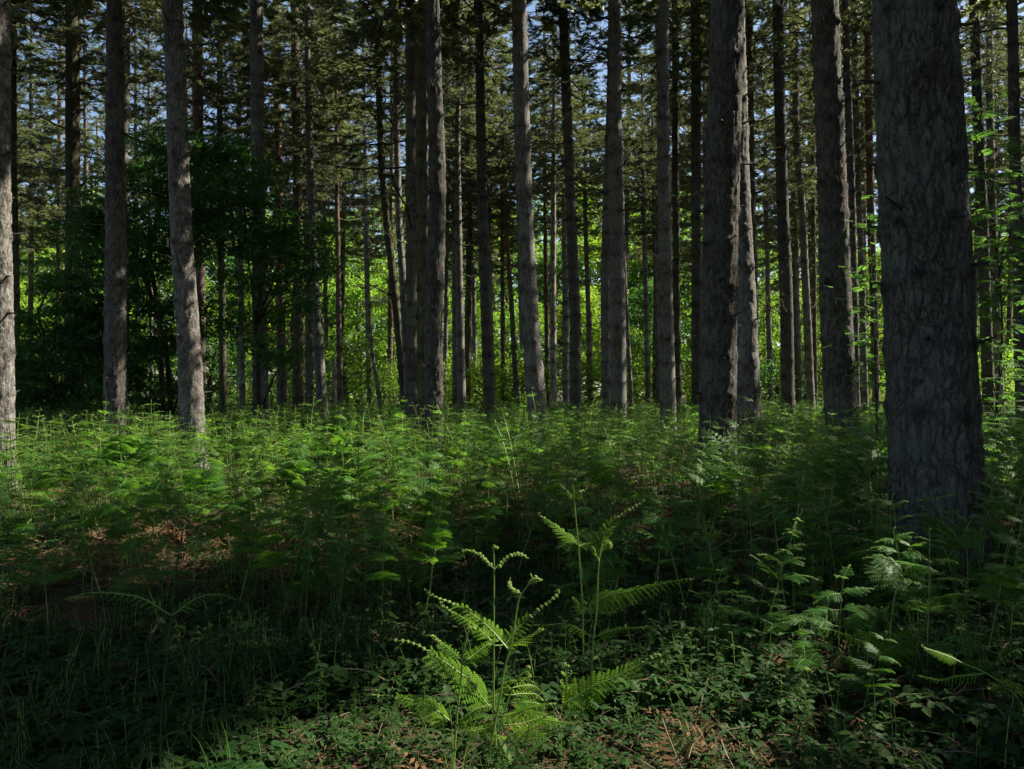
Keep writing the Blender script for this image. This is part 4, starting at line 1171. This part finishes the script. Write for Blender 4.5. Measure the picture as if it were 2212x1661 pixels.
fern('pale green bracken fern leaning on the left of the tallest curled one', 2.95, [(640, 1661, 0), (655, 1400, 0), (680, 1150, 0), (700, 960, 0), (722, 850, 0), (745, 800, 0)],
     [([(655, 1395), (600, 1350), (520, 1290), (400, 1240), (270, 1215), (150, 1205)], .07, 17, .28, .15), ([(655, 1395), (720, 1335), (800, 1290), (880, 1278)], .06, 12, .10, .3),
      ([(705, 1000), (640, 945), (560, 880), (500, 835), (455, 832)], .04, 14, .5, .1), ([(705, 1000), (760, 960), (830, 905), (890, 872)], .05, 12, .2, .35)], seed=5)
fern('broad triangular bracken frond low in front, facing the camera', 3.2, [(905, 1600, 0), (915, 1480, .02), (935, 1380, .03), (965, 1270, .04), (1000, 1180, .05), (1050, 1090, .06), (1085, 1040, .07)],
     [([(935, 1390), (840, 1410), (760, 1425), (690, 1430)], .05, 12, .06, .1), ([(935, 1390), (1060, 1380), (1200, 1340), (1290, 1360)], .06, 14, .05, .1),
      ([(950, 1320), (860, 1330), (780, 1340), (700, 1370)], .045, 12, .06, .1), ([(950, 1310), (1060, 1310), (1180, 1320), (1260, 1340)], .05, 13, .05, .1),
      ([(968, 1262), (880, 1262), (800, 1280), (730, 1310)], .04, 11, .06, .1), ([(968, 1258), (1060, 1250), (1150, 1255), (1210, 1285)], .042, 12, .06, .1),
      ([(985, 1205), (910, 1205), (850, 1225), (800, 1250)], .034, 10, .06, .1), ([(985, 1205), (1070, 1195), (1150, 1200), (1195, 1235)], .036, 11, .06, .1),
      ([(1005, 1165), (950, 1160), (900, 1180)], .026, 9, .06, .1), ([(1005, 1160), (1080, 1145), (1140, 1150), (1180, 1180)], .03, 10, .06, .1),
      ([(1030, 1120), (985, 1115), (950, 1130)], .02, 8, .1, .1), ([(1030, 1115), (1090, 1098), (1140, 1130)], .022, 8, .1, .1), ([(1055, 1080), (1090, 1060), (1115, 1085)], .016, 7, .2, .1)], seed=6)
fern('bracken fern whose long arm reaches up to the right in front', 3.05, [(910, 1600, 0), (940, 1520, 0), (985, 1460, 0), (1100, 1400, .02), (1250, 1310, .03)],
     [([(1250, 1310), (1320, 1260), (1400, 1215), (1500, 1150), (1600, 1110), (1750, 1040), (1850, 980), (1905, 952), (1925, 985)], .095, 20, .24, .05),
      ([(985, 1460), (1050, 1430), (1130, 1440), (1200, 1450), (1270, 1420)], .07, 13, .05, .1), ([(1100, 1400), (1180, 1360), (1280, 1370), (1370, 1380)], .07, 12, .05, .25), ([(960, 1490), (900, 1450), (830, 1440)], .05, 9, .05, .1)], tip=False, seed=7)
fern('tall thin bracken fern behind with a big drooping frond to the right', 3.95, [(1440, 1500, 0), (1440, 1100, 0), (1438, 710, 0), (1420, 400, 0), (1412, 280, 0), (1398, 150, 0), (1385, 0, 0), (1372, -120, 0)],
     [([(1440, 710), (1500, 640), (1600, 590), (1750, 560), (1900, 525), (2030, 495), (2135, 485)], .115, 19, .05, .35), ([(1440, 710), (1420, 660), (1400, 620), (1370, 600)], .06, 9, .08, .2),
      ([(1414, 285), (1350, 225), (1260, 150), (1170, 92)], .07, 14, .15, .1), ([(1414, 285), (1450, 270), (1500, 262)], .04, 8, .2, .2), ([(1385, 0), (1340, -60), (1300, -90)], .03, 9, .5, .1), ([(1385, 0), (1420, -50), (1450, -60)], .03, 9, .5, .1)], seed=8)
fern('thin bracken fern with curled arms reaching up behind the front group', 3.85, [(1478, 1500, 0), (1490, 1100, 0), (1505, 850, 0), (1522, 700, 0), (1538, 370, 0), (1560, 260, 0), (1580, 200, 0)],
     [([(1538, 370), (1575, 215), (1625, 130), (1720, 62), (1810, 12)], .05, 15, .4, .2), ([(1538, 370), (1515, 330), (1500, 290)], .03, 9, .3, .1), ([(1560, 260), (1600, 250), (1615, 290)], .03, 8, .2, .3),
      ([(1505, 850), (1420, 800), (1330, 765), (1190, 775), (1125, 765)], .045, 15, .12, .35), ([(1505, 850), (1600, 810), (1720, 790), (1830, 790)], .05, 14, .1, .35)], seed=9)
fern('tiny curled bracken shoot low between the front fern arms', 3.5, [(1350, 1320, 0), (1342, 1200, 0), (1335, 1100, 0), (1327, 1030, 0)], [([(1340, 1170), (1300, 1120)], .02, 7, .2, .1), ([(1340, 1170), (1380, 1140)], .02, 7, .2, .1), ([(1333, 1090), (1310, 1060)], .015, 6, .4, .1), ([(1333, 1090), (1360, 1070)], .015, 6, .4, .1)], seed=10)
# the right-hand foreground, traced in the lower right of the picture (zoom coordinates)
def zr(x, y, d):
    return px(x * 0.38231 + 1404.0, y * 0.38231 + 1026.0, d)
fern('tall bracken fern with tiered fronds left of the thickest trunk', 5.0, [(818, 1250, 0), (812, 900, 0), (810, 600, 0), (822, 300, 0), (850, 130, 0), (865, 0, 0)],
     [([(822, 300), (760, 240), (720, 180), (690, 150)], .09, 11, .1, .2), ([(822, 300), (880, 250), (920, 200)], .08, 10, .1, .2), ([(845, 150), (800, 100), (760, 70)], .08, 10, .1, .1), ([(845, 150), (890, 110), (925, 90)], .08, 10, .1, .1),
      ([(860, 40), (820, 0), (790, -20)], .06, 9, .1, .1), ([(860, 40), (900, 10), (930, 0)], .06, 9, .1, .1), ([(812, 560), (740, 540), (700, 520)], .10, 11, .06, .1), ([(812, 560), (880, 545), (985, 580)], .12, 13, .05, .2), ([(812, 470), (750, 440), (705, 430)], .09, 11, .05, .1), ([(812, 470), (890, 450), (965, 470)], .09, 12, .05, .2), ([(815, 400), (890, 370), (945, 400)], .07, 11, .08, .2), ([(812, 640), (880, 640), (950, 650)], .06, 10, .1, .3)], seed=11, conv=zr)
fern('bracken fern with curled tops and long lit arms, lower right', 3.9, [(1220, 1500, 0), (1215, 1300, 0), (1225, 1100, 0), (1250, 860, 0), (1310, 760, 0)],
     [([(1215, 1095), (1120, 1040), (1020, 980), (940, 945)], .06, 14, .2, .3), ([(1250, 870), (1180, 930), (1100, 900), (1000, 870), (910, 875)], .06, 15, .12, .4), ([(1225, 1060), (1330, 990), (1450, 930), (1540, 870), (1610, 815)], .13, 17, .08, .1), ([(1250, 860), (1215, 810), (1150, 790)], .03, 10, .5, .1)], seed=12, conv=zr)
fern('straight bracken fern with a fiddlehead top at lower right', 4.0, [(1355, 1500, 0), (1358, 1100, 0), (1360, 860, 0), (1385, 680, 0), (1425, 580, 0), (1455, 525, 0)],
     [([(1362, 850), (1320, 790), (1350, 740)], .03, 9, .5, .1), ([(1375, 740), (1400, 720), (1440, 760)], .03, 9, .3, .1), ([(1425, 580), (1415, 560)], .012, 6, .9, 0), ([(1360, 960), (1280, 985), (1220, 950)], .06, 10, .1, .2), ([(1360, 960), (1420, 1000), (1500, 1000)], .07, 11, .1, .3)], seed=13, conv=zr)
fern('bracken frond arching along the right edge, sunlit', 3.4, [(2180, 1420, 0), (2110, 1310, 0), (2040, 1220, 0), (1900, 1120, .04), (1760, 1060, .06)],
     [([(1900, 1120), (1810, 1130), (1720, 1140), (1640, 1160), (1510, 1130)], .05, 15, .1, .3), ([(1760, 1060), (1700, 1030), (1620, 1000), (1545, 975)], .06, 14, .15, .2), ([(2040, 1220), (1960, 1190), (1910, 1210)], .06, 9, .1, .3), ([(2040, 1220), (2080, 1180), (2110, 1200)], .07, 9, .05, .3)], tip=False, seed=14, conv=zr)
fern('bracken frond high by the right edge, its tip curling', 4.2, [(2180, 1000, 0), (2110, 810, 0), (2050, 750, .02), (1970, 715, .03), (1920, 700, .04)], [([(2110, 810), (2060, 770), (1990, 745), (1930, 700)], .05, 13, .3, .3), ([(2110, 810), (2150, 760), (2180, 760)], .05, 9, .1, .2)], tip=True, seed=15, conv=zr)
fern('bracken fern before the foot of the thickest trunk', 5.2, [(1790, 900, 0), (1795, 600, 0), (1790, 420, 0), (1775, 330, 0), (1830, 230, .02)], [([(1790, 420), (1720, 330), (1650, 250)], .09, 13, .1, .1), ([(1790, 420), (1850, 330), (1880, 300)], .08, 11, .1, .1), ([(1795, 600), (1740, 560), (1680, 570)], .09, 11, .08, .2), ([(1795, 600), (1860, 560), (1900, 600)], .09, 11, .08, .2)], seed=16, conv=zr)
fern('bracken fern with one long frond left of the lower right group', 4.3, [(335, 1500, 0), (335, 1100, 0), (345, 900, 0), (355, 800, 0), (365, 720, 0)], [([(345, 880), (280, 800), (300, 720)], .09, 11, .1, .1), ([(345, 880), (400, 820), (420, 750)], .08, 11, .1, .1), ([(335, 1000), (430, 960), (550, 950)], .1, 13, .06, .2), ([(335, 1000), (260, 980), (180, 940)], .09, 12, .06, .2), ([(355, 800), (330, 740), (345, 700)], .05, 9, .2, .1)], seed=17, conv=zr)
# the dark near fern at the lower left
fern('large dark bracken fern close to the camera at the lower left', 2.75, [(345, 1661, 0), (352, 1500, 0), (370, 1330, 0), (385, 1200, 0), (396, 1140, 0)],
     [([(370, 1330), (300, 1290), (200, 1280), (140, 1295)], .04, 14, .05, .2), ([(370, 1330), (430, 1290), (480, 1285), (510, 1295)], .04, 12, .05, .2), ([(388, 1190), (330, 1160), (280, 1180)], .07, 11, .08, .2), ([(388, 1190), (430, 1170), (470, 1190)], .07, 11, .08, .2)], seed=18, conv=lambda x, y, d: px(x, y, d))
fern('low dark bracken frond pointing right beside the dead fern litter', 4.4, [(400, 1520, 0), (430, 1470, 0), (470, 1430, 0)], [([(470, 1430), (520, 1400), (570, 1380), (640, 1385)], .09, 14, .05, .3), ([(470, 1430), (490, 1370), (520, 1355), (550, 1350)], .08, 12, .08, .3)], tip=False, seed=19, conv=lambda x, y, d: px(x, y, d))

# ---- the stand of bracken: positions over the floor, the nearest as single plants, the rest as one mass
def poisson(n, seed, dens_fn, ymax, ymin=2.6, margin=1.0):
    r = np.random.default_rng(seed)
    y = np.sqrt(r.uniform(ymin ** 2, ymax ** 2, n)); x = r.uniform(-1, 1, n) * (0.615 * y + margin)
    k = r.random(n) < dens_fn(x, y)
    return np.stack([x[k], y[k]], 1), r
TRUNKS = [(o.location.x, o.location.y, 0.42 if o.location.y < 9 else .2) for o in list(COL.objects) if o.name.startswith('pine_tree') and o.parent is None]
def clear(P):
    k = np.ones(len(P), bool)
    for x, y, rr in TRUNKS:
        if y < 60: k &= (P[:, 0] - x) ** 2 + (P[:, 1] - y) ** 2 > rr * rr
    return P[k]
def bdens(x, y):
    n = fbm(np.stack([x * .45, y * .45, 0 * x], 1), 61, 3)
    base = np.clip((n - 0.36) / 0.22, 0.08, 1.0)
    near = np.clip((y - 3.6) / 2.2, 0.06, 1)
    right = np.clip((x - 0.7) / 0.8, 0, 1) * 1.0 * np.clip((y - 3.0) / 1.0, 0, 1)
    far = np.clip((52 - y) / 25.0, 0.12, 1)
    gapm = 1 - 0.45 * np.exp(-((x - 0.2) ** 2 / 2.2 + (y - 7.4) ** 2 / 3.0)) - 0.35 * np.exp(-((x + 3.0) ** 2 / 1.0 + (y - 6.7) ** 2 / .4))
    return np.clip(np.maximum(near, right) * (0.35 + .65 * base) * far * np.clip(gapm, 0, 1), 0, 1)
BP, r_ = poisson(34000, 63, bdens, 54.0, 3.0)
BP = clear(BP)
BP = np.vstack([BP, np.column_stack([r_.uniform(-7.2, -5.6, 26), r_.uniform(9.3, 11.3, 26)])])
BP = BP[~((np.abs(BP[:, 0] - .15) < .8) & (BP[:, 1] < 4.3)) & ~((np.abs(BP[:, 0] + .05) < .45) & (BP[:, 1] < 6.2))]
hgt = np.clip(0.42 + 0.075 * BP[:, 1], 0.45, 1.02) * r_.uniform(0.5, 1.18, len(BP))
tall = r_.random(len(BP)) < .06
hgt = np.where(tall & (BP[:, 1] > 7), hgt * 1.25, hgt)
BR = np.stack([r_.uniform(-.22, .22, len(BP)), r_.uniform(-.22, .22, len(BP)), r_.uniform(0, 6.283, len(BP))], 1)
BZ = ground_h(BP[:, 0], BP[:, 1])
inview = np.abs(BP[:, 0]) < 0.60 * BP[:, 1]
order = np.argsort(np.where(inview, BP[:, 1], 999))
solo = set(order[:280].tolist())
def bzone(x, y, h):
    pxx = x / y * F + 1106
    size = 'low' if h < 0.55 else 'tall' if h > 0.95 else 'knee-high'
    if x > 1.5 and y < 7.2 and pxx > 1850: return size, 'round the foot of the thickest trunk'
    cols = ((230, 'by the left edge'), (450, 'below the grey pair'), (700, 'below the dark leafy tree'), (900, 'left of the central trio'), (1080, 'below the central trio'),
            (1300, 'below the broad grey pine'), (1500, 'below the touching pair'), (1720, 'near the stout dark pine'), (1900, 'below the grey knobbly trunk'), (9999, 'by the right edge'))
    side = next(n for q, n in cols if pxx < q)
    dep = 'in the shaded foreground' if y < 5.5 else 'in the front rank' if y < 7.0 else 'in the second rank' if y < 8.0 else 'in the third rank'
    return size, side + ' ' + dep
for i in order[:280]:
    x, y = BP[i]
    lib = B_HI if y < 9 else B_LO
    o = obj('bracken_fern', lib[int(i) % len(lib)], None, (x, y, BZ[i] - .01), tuple(BR[i]), float(hgt[i]))
    sz, z = bzone(x, y, hgt[i])
    tag(o, sz + ' green bracken fern ' + z, 'fern', sz + ' bracken ferns ' + z)

def scatter(name, label, pts, rot, scl, idx, meshes, cat=None):
    """one mass of plants: copies of a few small meshes over the floor"""
    lib = bpy.data.collections.new(name + '_kinds')
    for k, me in enumerate(meshes):
        o = bpy.data.objects.new('%s_kind_%02d' % (name, k), me); lib.objects.link(o)
    me = bpy.data.meshes.new(name)
    me.vertices.add(len(pts)); me.vertices.foreach_set('co', np.asarray(pts, np.float32).ravel())
    a = me.attributes.new('rot', 'FLOAT_VECTOR', 'POINT'); a.data.foreach_set('vector', np.asarray(rot, np.float32).ravel())
    a = me.attributes.new('scl', 'FLOAT', 'POINT'); a.data.foreach_set('value', np.asarray(scl, np.float32))
    a = me.attributes.new('idx', 'INT', 'POINT'); a.data.foreach_set('value', np.asarray(idx, np.int32))
    o = obj(name, me)
    ng = bpy.data.node_groups.new(name, 'GeometryNodeTree')
    ng.interface.new_socket('Geometry', in_out='INPUT', socket_type='NodeSocketGeometry')
    ng.interface.new_socket('Geometry', in_out='OUTPUT', socket_type='NodeSocketGeometry')
    N, L = ng.nodes, ng.links
    gi, go = N.new('NodeGroupInput'), N.new('NodeGroupOutput')
    ip = N.new('GeometryNodeInstanceOnPoints'); ci = N.new('GeometryNodeCollectionInfo')
    ci.inputs['Collection'].default_value = lib; ci.inputs['Separate Children'].default_value = True; ci.inputs['Reset Children'].default_value = True
    ip.inputs['Pick Instance'].default_value = True
    L.new(gi.outputs[0], ip.inputs['Points']); L.new(ci.outputs[0], ip.inputs['Instance'])
    for nm, ty, sock in (('rot', 'FLOAT_VECTOR', 'Rotation'), ('scl', 'FLOAT', 'Scale'), ('idx', 'INT', 'Instance Index')):
        na = N.new('GeometryNodeInputNamedAttribute'); na.data_type = ty; na.inputs['Name'].default_value = nm
        L.new(na.outputs['Attribute'], ip.inputs[sock])
    L.new(ip.outputs[0], go.inputs[0])
    md = o.modifiers.new('plants', 'NODES'); md.node_group = ng
    tag(o, label, cat, kind='stuff')
    return o
rest = order[280:]
scatter('bracken_stand', 'dense mass of green bracken covering the forest floor', np.column_stack([BP[rest], BZ[rest] - .01]), BR[rest], hgt[rest], rest % len(B_LO), B_LO, 'bracken')

# ------------------------------------------------------------------ floor: litter, low leaves, grass
def litter_tpl(seed):
    r = np.random.default_rng(seed); mb = MB()
    for k in range(5):
        a = r.uniform(0, 6.28); L = r.uniform(.08, .2)
        p = np.array([r.uniform(-.08, .08), r.uniform(-.08, .08), r.uniform(.005, .05)])
        d = np.array([math.cos(a), math.sin(a), r.uniform(-.1, .35)])
        q = np.linspace(0, 1, 4)[:, None]
        path = p + d * L * q + np.array([0, 0, 1]) * (-.5 * L * q * q) + r.standard_normal((4, 3)) * .008
        path[:, 2] = np.maximum(path[:, 2], .002)
        add_pinna(mb, path, L * .35, 7, r, False, young=0, rad=.0016, droop=r.uniform(-.3, .6))
    for k in range(3):
        a = r.uniform(0, 6.28); L = r.uniform(.08, .3); d = np.array([math.cos(a), math.sin(a), r.uniform(-.02, .2)]) * L
        p = np.array([r.uniform(-.1, .1), r.uniform(-.1, .1), .01])
        V, Q = tube([p, p + d * .5 + r.standard_normal(3) * .01, p + d], [.0022, .002, .0012], 3); mb.add(V, quads=Q, mat=1)
    return mb.mesh('dead_frond', [M['litter'], M['twig'], M['twig']])
LIT = [litter_tpl(800 + k) for k in range(6)]
def ldens(x, y):
    n = fbm(np.stack([x * .6, y * .6, 0 * x], 1), 87, 3)
    mound = np.exp(-((x + 3.1) ** 2 / 2.5 + (y - 6.9) ** 2 / 1.6)) + 0.5 * np.exp(-((x - 1.6) ** 2 / .8 + (y - 3.1) ** 2 / .4)) + np.exp(-((x - .3) ** 2 / 3.0 + (y - 7.3) ** 2 / 3.0))
    return np.clip((n - .34) / .3 + mound, .06, 1) * np.clip((17 - y) / 8, .08, 1) * np.where(y < 3.9, .45, 1.0)
P, r_ = poisson(12000, 88, ldens, 17.0, 2.3)
n = len(P); z = ground_h(P[:, 0], P[:, 1])
mnd = np.exp(-((P[:, 0] + 2.7) ** 2 / .9 + (P[:, 1] - 6.9) ** 2 / .5)) * r_.uniform(0, .22, n)
scatter('dead_bracken_litter', 'brown dead bracken and stalks littering the ground', np.column_stack([P, z + mnd]), np.stack([r_.uniform(-.5, .5, n), r_.uniform(-.5, .5, n), r_.uniform(0, 6.28, n)], 1), r_.uniform(.7, 1.5, n), r_.integers(0, 6, n), LIT, 'leaf litter')

def ovate(mb, base, d, L, w, r, mat=0, up=(0, 0, 1.0), arch=.25):
    """a pointed leaf folded along its rib"""
    Fm = frame(d, up, r.uniform(-.4, .4))
    prof = [(0, 0), (.18, .62), (.42, 1.0), (.68, .78), (.88, .36), (1, 0)]
    V = []
    for u, q in prof:
        z = -arch * u * u * L
        V += [[u * L, q * w * .5, z + q * w * .12], [u * L, 0, z], [u * L, -q * w * .5, z + q * w * .12]]
    V = np.array(V) @ Fm.T + base
    Qd = []
    for i in range(len(prof) - 1):
        a = i * 3
        Qd += [(a, a + 1, a + 4, a + 3), (a + 1, a + 2, a + 5, a + 4)]
    mb.add(V, quads=Qd, mat=mat)
def bramble_tpl(seed, s=1.0):
    r = np.random.default_rng(seed); mb = MB()
    for k in range(2):
        a = r.uniform(0, 6.28); L = r.uniform(.18, .4) * s
        q = np.linspace(0, 1, 7)[:, None]; d = np.array([math.cos(a), math.sin(a), 0])
        path = d * L * q + np.array([0, 0, 1.0]) * (L * (.95 * q - .65 * q * q)) * r.uniform(.5, 1.1)
        V, Q = tube(path, np.linspace(.003, .0014, 7), 4); mb.add(V, quads=Q, mat=1)
        for i in range(1, 7):
            aa = a + (1 if i % 2 else -1) * r.uniform(.6, 1.4)
            pd = np.array([math.cos(aa), math.sin(aa), r.uniform(.1, .5)])
            e = path[i] + pd * .035 * s
            V, Q = tube([path[i], e], [.0012, .001], 3); mb.add(V, quads=Q, mat=1)
            for da in (-1.0, 0, 1.0):
                ld = np.array([math.cos(aa + da), math.sin(aa + da), r.uniform(-.25, .2)])
                ovate(mb, e, ld, r.uniform(.045, .075) * s, r.uniform(.030, .045) * s, r)
    return mb.mesh('bramble', [M['herb'], M['twig']])
def herb_tpl(seed):
    r = np.random.default_rng(seed); mb = MB()
    for k in range(3):
        h = r.uniform(.1, .3); p = np.array([r.uniform(-.07, .07), r.uniform(-.07, .07), 0]); ln = r.uniform(-.06, .06, 2)
        t = np.linspace(0, 1, 5)[:, None]
        path = p + np.hstack([ln * t * t, h * t]); V, Q = tube(path, np.linspace(.002, .001, 5), 3); mb.add(V, quads=Q, mat=1)
        a0 = r.uniform(0, 6)
        for i in range(1, 5):
            for s in (0, math.pi):
                a = a0 + i * 1.57 + s + r.uniform(-.2, .2)
                ovate(mb, path[i], np.array([math.cos(a), math.sin(a), r.uniform(-.1, .35)]), r.uniform(.03, .06) * (1.2 - i * .13), r.uniform(.014, .026), r)
    return mb.mesh('herb', [M['herb'], M['bracken_stem']])
def grass_tpl(seed, nb=14, h=.3):
    r = np.random.default_rng(seed); mb = MB()
    for k in range(nb):
        a = r.uniform(0, 6.28); L = h * r.uniform(.5, 1.2); bend = r.uniform(.1, .7); w = r.uniform(.0018, .0035)
        t = np.linspace(0, 1, 5)
        c = np.array([r.uniform(-.05, .05), r.uniform(-.05, .05), 0]) + np.stack([math.cos(a) * bend * L * t ** 2, math.sin(a) * bend * L * t ** 2, L * t * (1 - .3 * bend * t)], 1)
        sd = np.array([-math.sin(a), math.cos(a), 0]); ww = (w * (1 - t) + .0003)[:, None]
        V = np.vstack([c - sd * ww, c + sd * ww]); mb.add(V, quads=[(i, i + 1, i + 6, i + 5) for i in range(4)])
    return mb.mesh('grass_tuft', M['grass'])
KINDS = [bramble_tpl(820 + k) for k in range(4)] + [herb_tpl(840 + k) for k in range(4)]
def udens(x, y):
    n = fbm(np.stack([x * .7, y * .7, 0 * x], 1), 97, 3)
    return np.clip((n - .22) / .25, .15, 1) * np.clip((11 - y) / 5.5, .04, 1) * np.where((x < -.6) & (y > 5.6) & (y < 7.2), .4, 1)
P, r_ = poisson(9500, 98, udens, 13.0, 2.2)
P2, r2_ = poisson(2600, 99, lambda x, y: np.where(np.abs(x + .2) < 1.3, .9, .35), 4.6, 2.2)
P = clear(np.vstack([P, P2])); n = len(P)
sc_ = np.where((np.abs(P[:, 0]) < 1.1) & (P[:, 1] < 3.7), .55, 1.0)
scatter('low_undergrowth', 'low bramble leaves and herbs carpeting the shaded foreground', np.column_stack([P, ground_h(P[:, 0], P[:, 1])]), np.stack([r_.uniform(-.2, .2, n), r_.uniform(-.2, .2, n), r_.uniform(0, 6.28, n)], 1), r_.uniform(.55, 1.15, n) * sc_, r_.integers(0, len(KINDS), n), KINDS, 'undergrowth')
GR = [grass_tpl(860 + k, 14, [.22, .3, .38, .26][k]) for k in range(4)]
def gdens(x, y):
    n = fbm(np.stack([x * .8, y * .8, 0 * x], 1), 107, 3)
    patch = np.exp(-((x + 4.2) ** 2 / 2.0 + (y - 11.2) ** 2 / 4.0)) + 0.35 * np.exp(-((x + 1.6) ** 2 / 1.0 + (y - 3.0) ** 2 / .6))
    return np.clip((n - .55) / .2, 0, .6) * np.where(y < 4, .3, 1.0) + patch
P, r_ = poisson(3800, 108, gdens, 15.0, 2.2); P = clear(P); n = len(P)
scatter('grass', 'thin green grass tufts growing between the ferns', np.column_stack([P, ground_h(P[:, 0], P[:, 1])]), np.stack([r_.uniform(-.2, .2, n), r_.uniform(-.2, .2, n), r_.uniform(0, 6.28, n)], 1), r_.uniform(.6, 1.3, n), r_.integers(0, 4, n), GR, 'grass')

# single small plants and sticks at the bottom of the picture
r_ = np.random.default_rng(9)
def single(name, label, cat, x, y, d, fn, mats):
    p = px(x, y, d); g = gh(p[0], p[1])
    mb = MB(); fn(mb)
    o = obj(name, mb.mesh(name, mats), None, (p[0], p[1], g)); tag(o, label, cat)
def dock(mb):
    for a, L, e in ((2.5, .16, 1.3), (.5, .19, .9), (-.6, .12, .7), (3.6, .10, .8), (1.4, .13, 1.1)):
        ovate(mb, np.array([0, 0, .0]), np.array([math.cos(a) * math.cos(e), math.sin(a) * math.cos(e), math.sin(e)]), L, L * .22, r_, arch=.3)
single('broad_leaf_plant', 'small plant of upright pointed leaves below the tallest curled fern', 'plant', 1110, 1661, 3.05, dock, [M['grass']])
def bigblade(mb):
    for a, L, b in ((.4, .34, .45), (2.8, .2, .7), (1.5, .22, .5)):
        t = np.linspace(0, 1, 9); w = .005 * np.sin(np.pi * (0.15 + .85 * t)) + .0004
        c = np.stack([math.cos(a) * b * L * t ** 2.2, math.sin(a) * b * L * t ** 2.2, L * t * (1 - .25 * t)], 1); sdv = np.array([-math.sin(a) * .4, math.cos(a) * .4 , 0]) + np.array([.6, 0, 0])
        V = np.vstack([c - sdv * w[:, None], c + sdv * w[:, None]]); mb.add(V, quads=[(i, i + 1, i + 10, i + 9) for i in range(8)])
single('grass_blade', 'tall bright blades of grass at the bottom left of centre', 'grass', 487, 1661, 2.75, bigblade, [M['grass']])
def nettle(mb):
    for s in range(3):
        h = [.28, .22, .18][s]; p = np.array([[0, 0, 0], [.09, .04, 0], [-.08, .05, 0]][s])
        t = np.linspace(0, 1, 6)[:, None]; path = p + np.hstack([.02 * t * t, 0 * t, h * t]); V, Q = tube(path, np.linspace(.0035, .0015, 6), 5); mb.add(V, quads=Q, mat=1)
        for i in range(1, 6):
            for q in (0, math.pi):
                a = i * 1.57 + q + s
                ovate(mb, path[i], np.array([math.cos(a), math.sin(a), .1]), .085 * (1.25 - i * .12), .05 * (1.2 - i * .1), r_, arch=.35)
single('nettle', 'leafy nettle in the bottom right corner, sunlit from the right', 'plant', 2170, 1661, 3.0, nettle, [M['herb'], M['bracken_stem']])
single('nettle', 'leafy nettle low at the bottom, right of the curled ferns', 'plant', 1600, 1600, 3.5, nettle, [M['herb'], M['bracken_stem']])
STK = [(560, 1560, 3.3, .2, .35, 'thin brown stick on the ground left of the curled ferns'), (1990, 1560, 3.4, .6, .3, 'pale broken stick on the brown litter at the lower right'),
       (900, 1500, 3.7, -.3, .6, 'thin dead stalk lying across the dark ground left of the ferns'), (1800, 1540, 3.6, .05, .8, 'long thin dead stalk lying at the lower right'), (1500, 1170, 7.0, .5, .6, 'grey dead branch among the bracken right of centre')]
for x, y, d, a, L, lab in STK:
    p = px(x, y, d); g = gh(p[0], p[1])
    q = np.linspace(0, 1, 8)[:, None]
    path = np.array([math.cos(a), .3, 0]) * L * q + np.array([0, 0, 1.0]) * (math.sin(abs(a)) * L * q * .8) + np.cumsum(r_.standard_normal((8, 3)) * .006, 0)
    V, Q = tube(path - path[0], np.linspace(.006, .003, 8), 6); mb = MB(); mb.add(V, quads=Q)
    V, Q = tube([path[4] - path[0], path[4] - path[0] + np.array([.03, .02, .05]), path[4] - path[0] + np.array([.07, .02, .08])], [.003, .0025, .0015], 4); mb.add(V, quads=Q)
    o = obj('fallen_stick', mb.mesh('fallen_stick', M['twig'], True), None, (p[0], p[1], g + .012)); tag(o, lab, 'stick')
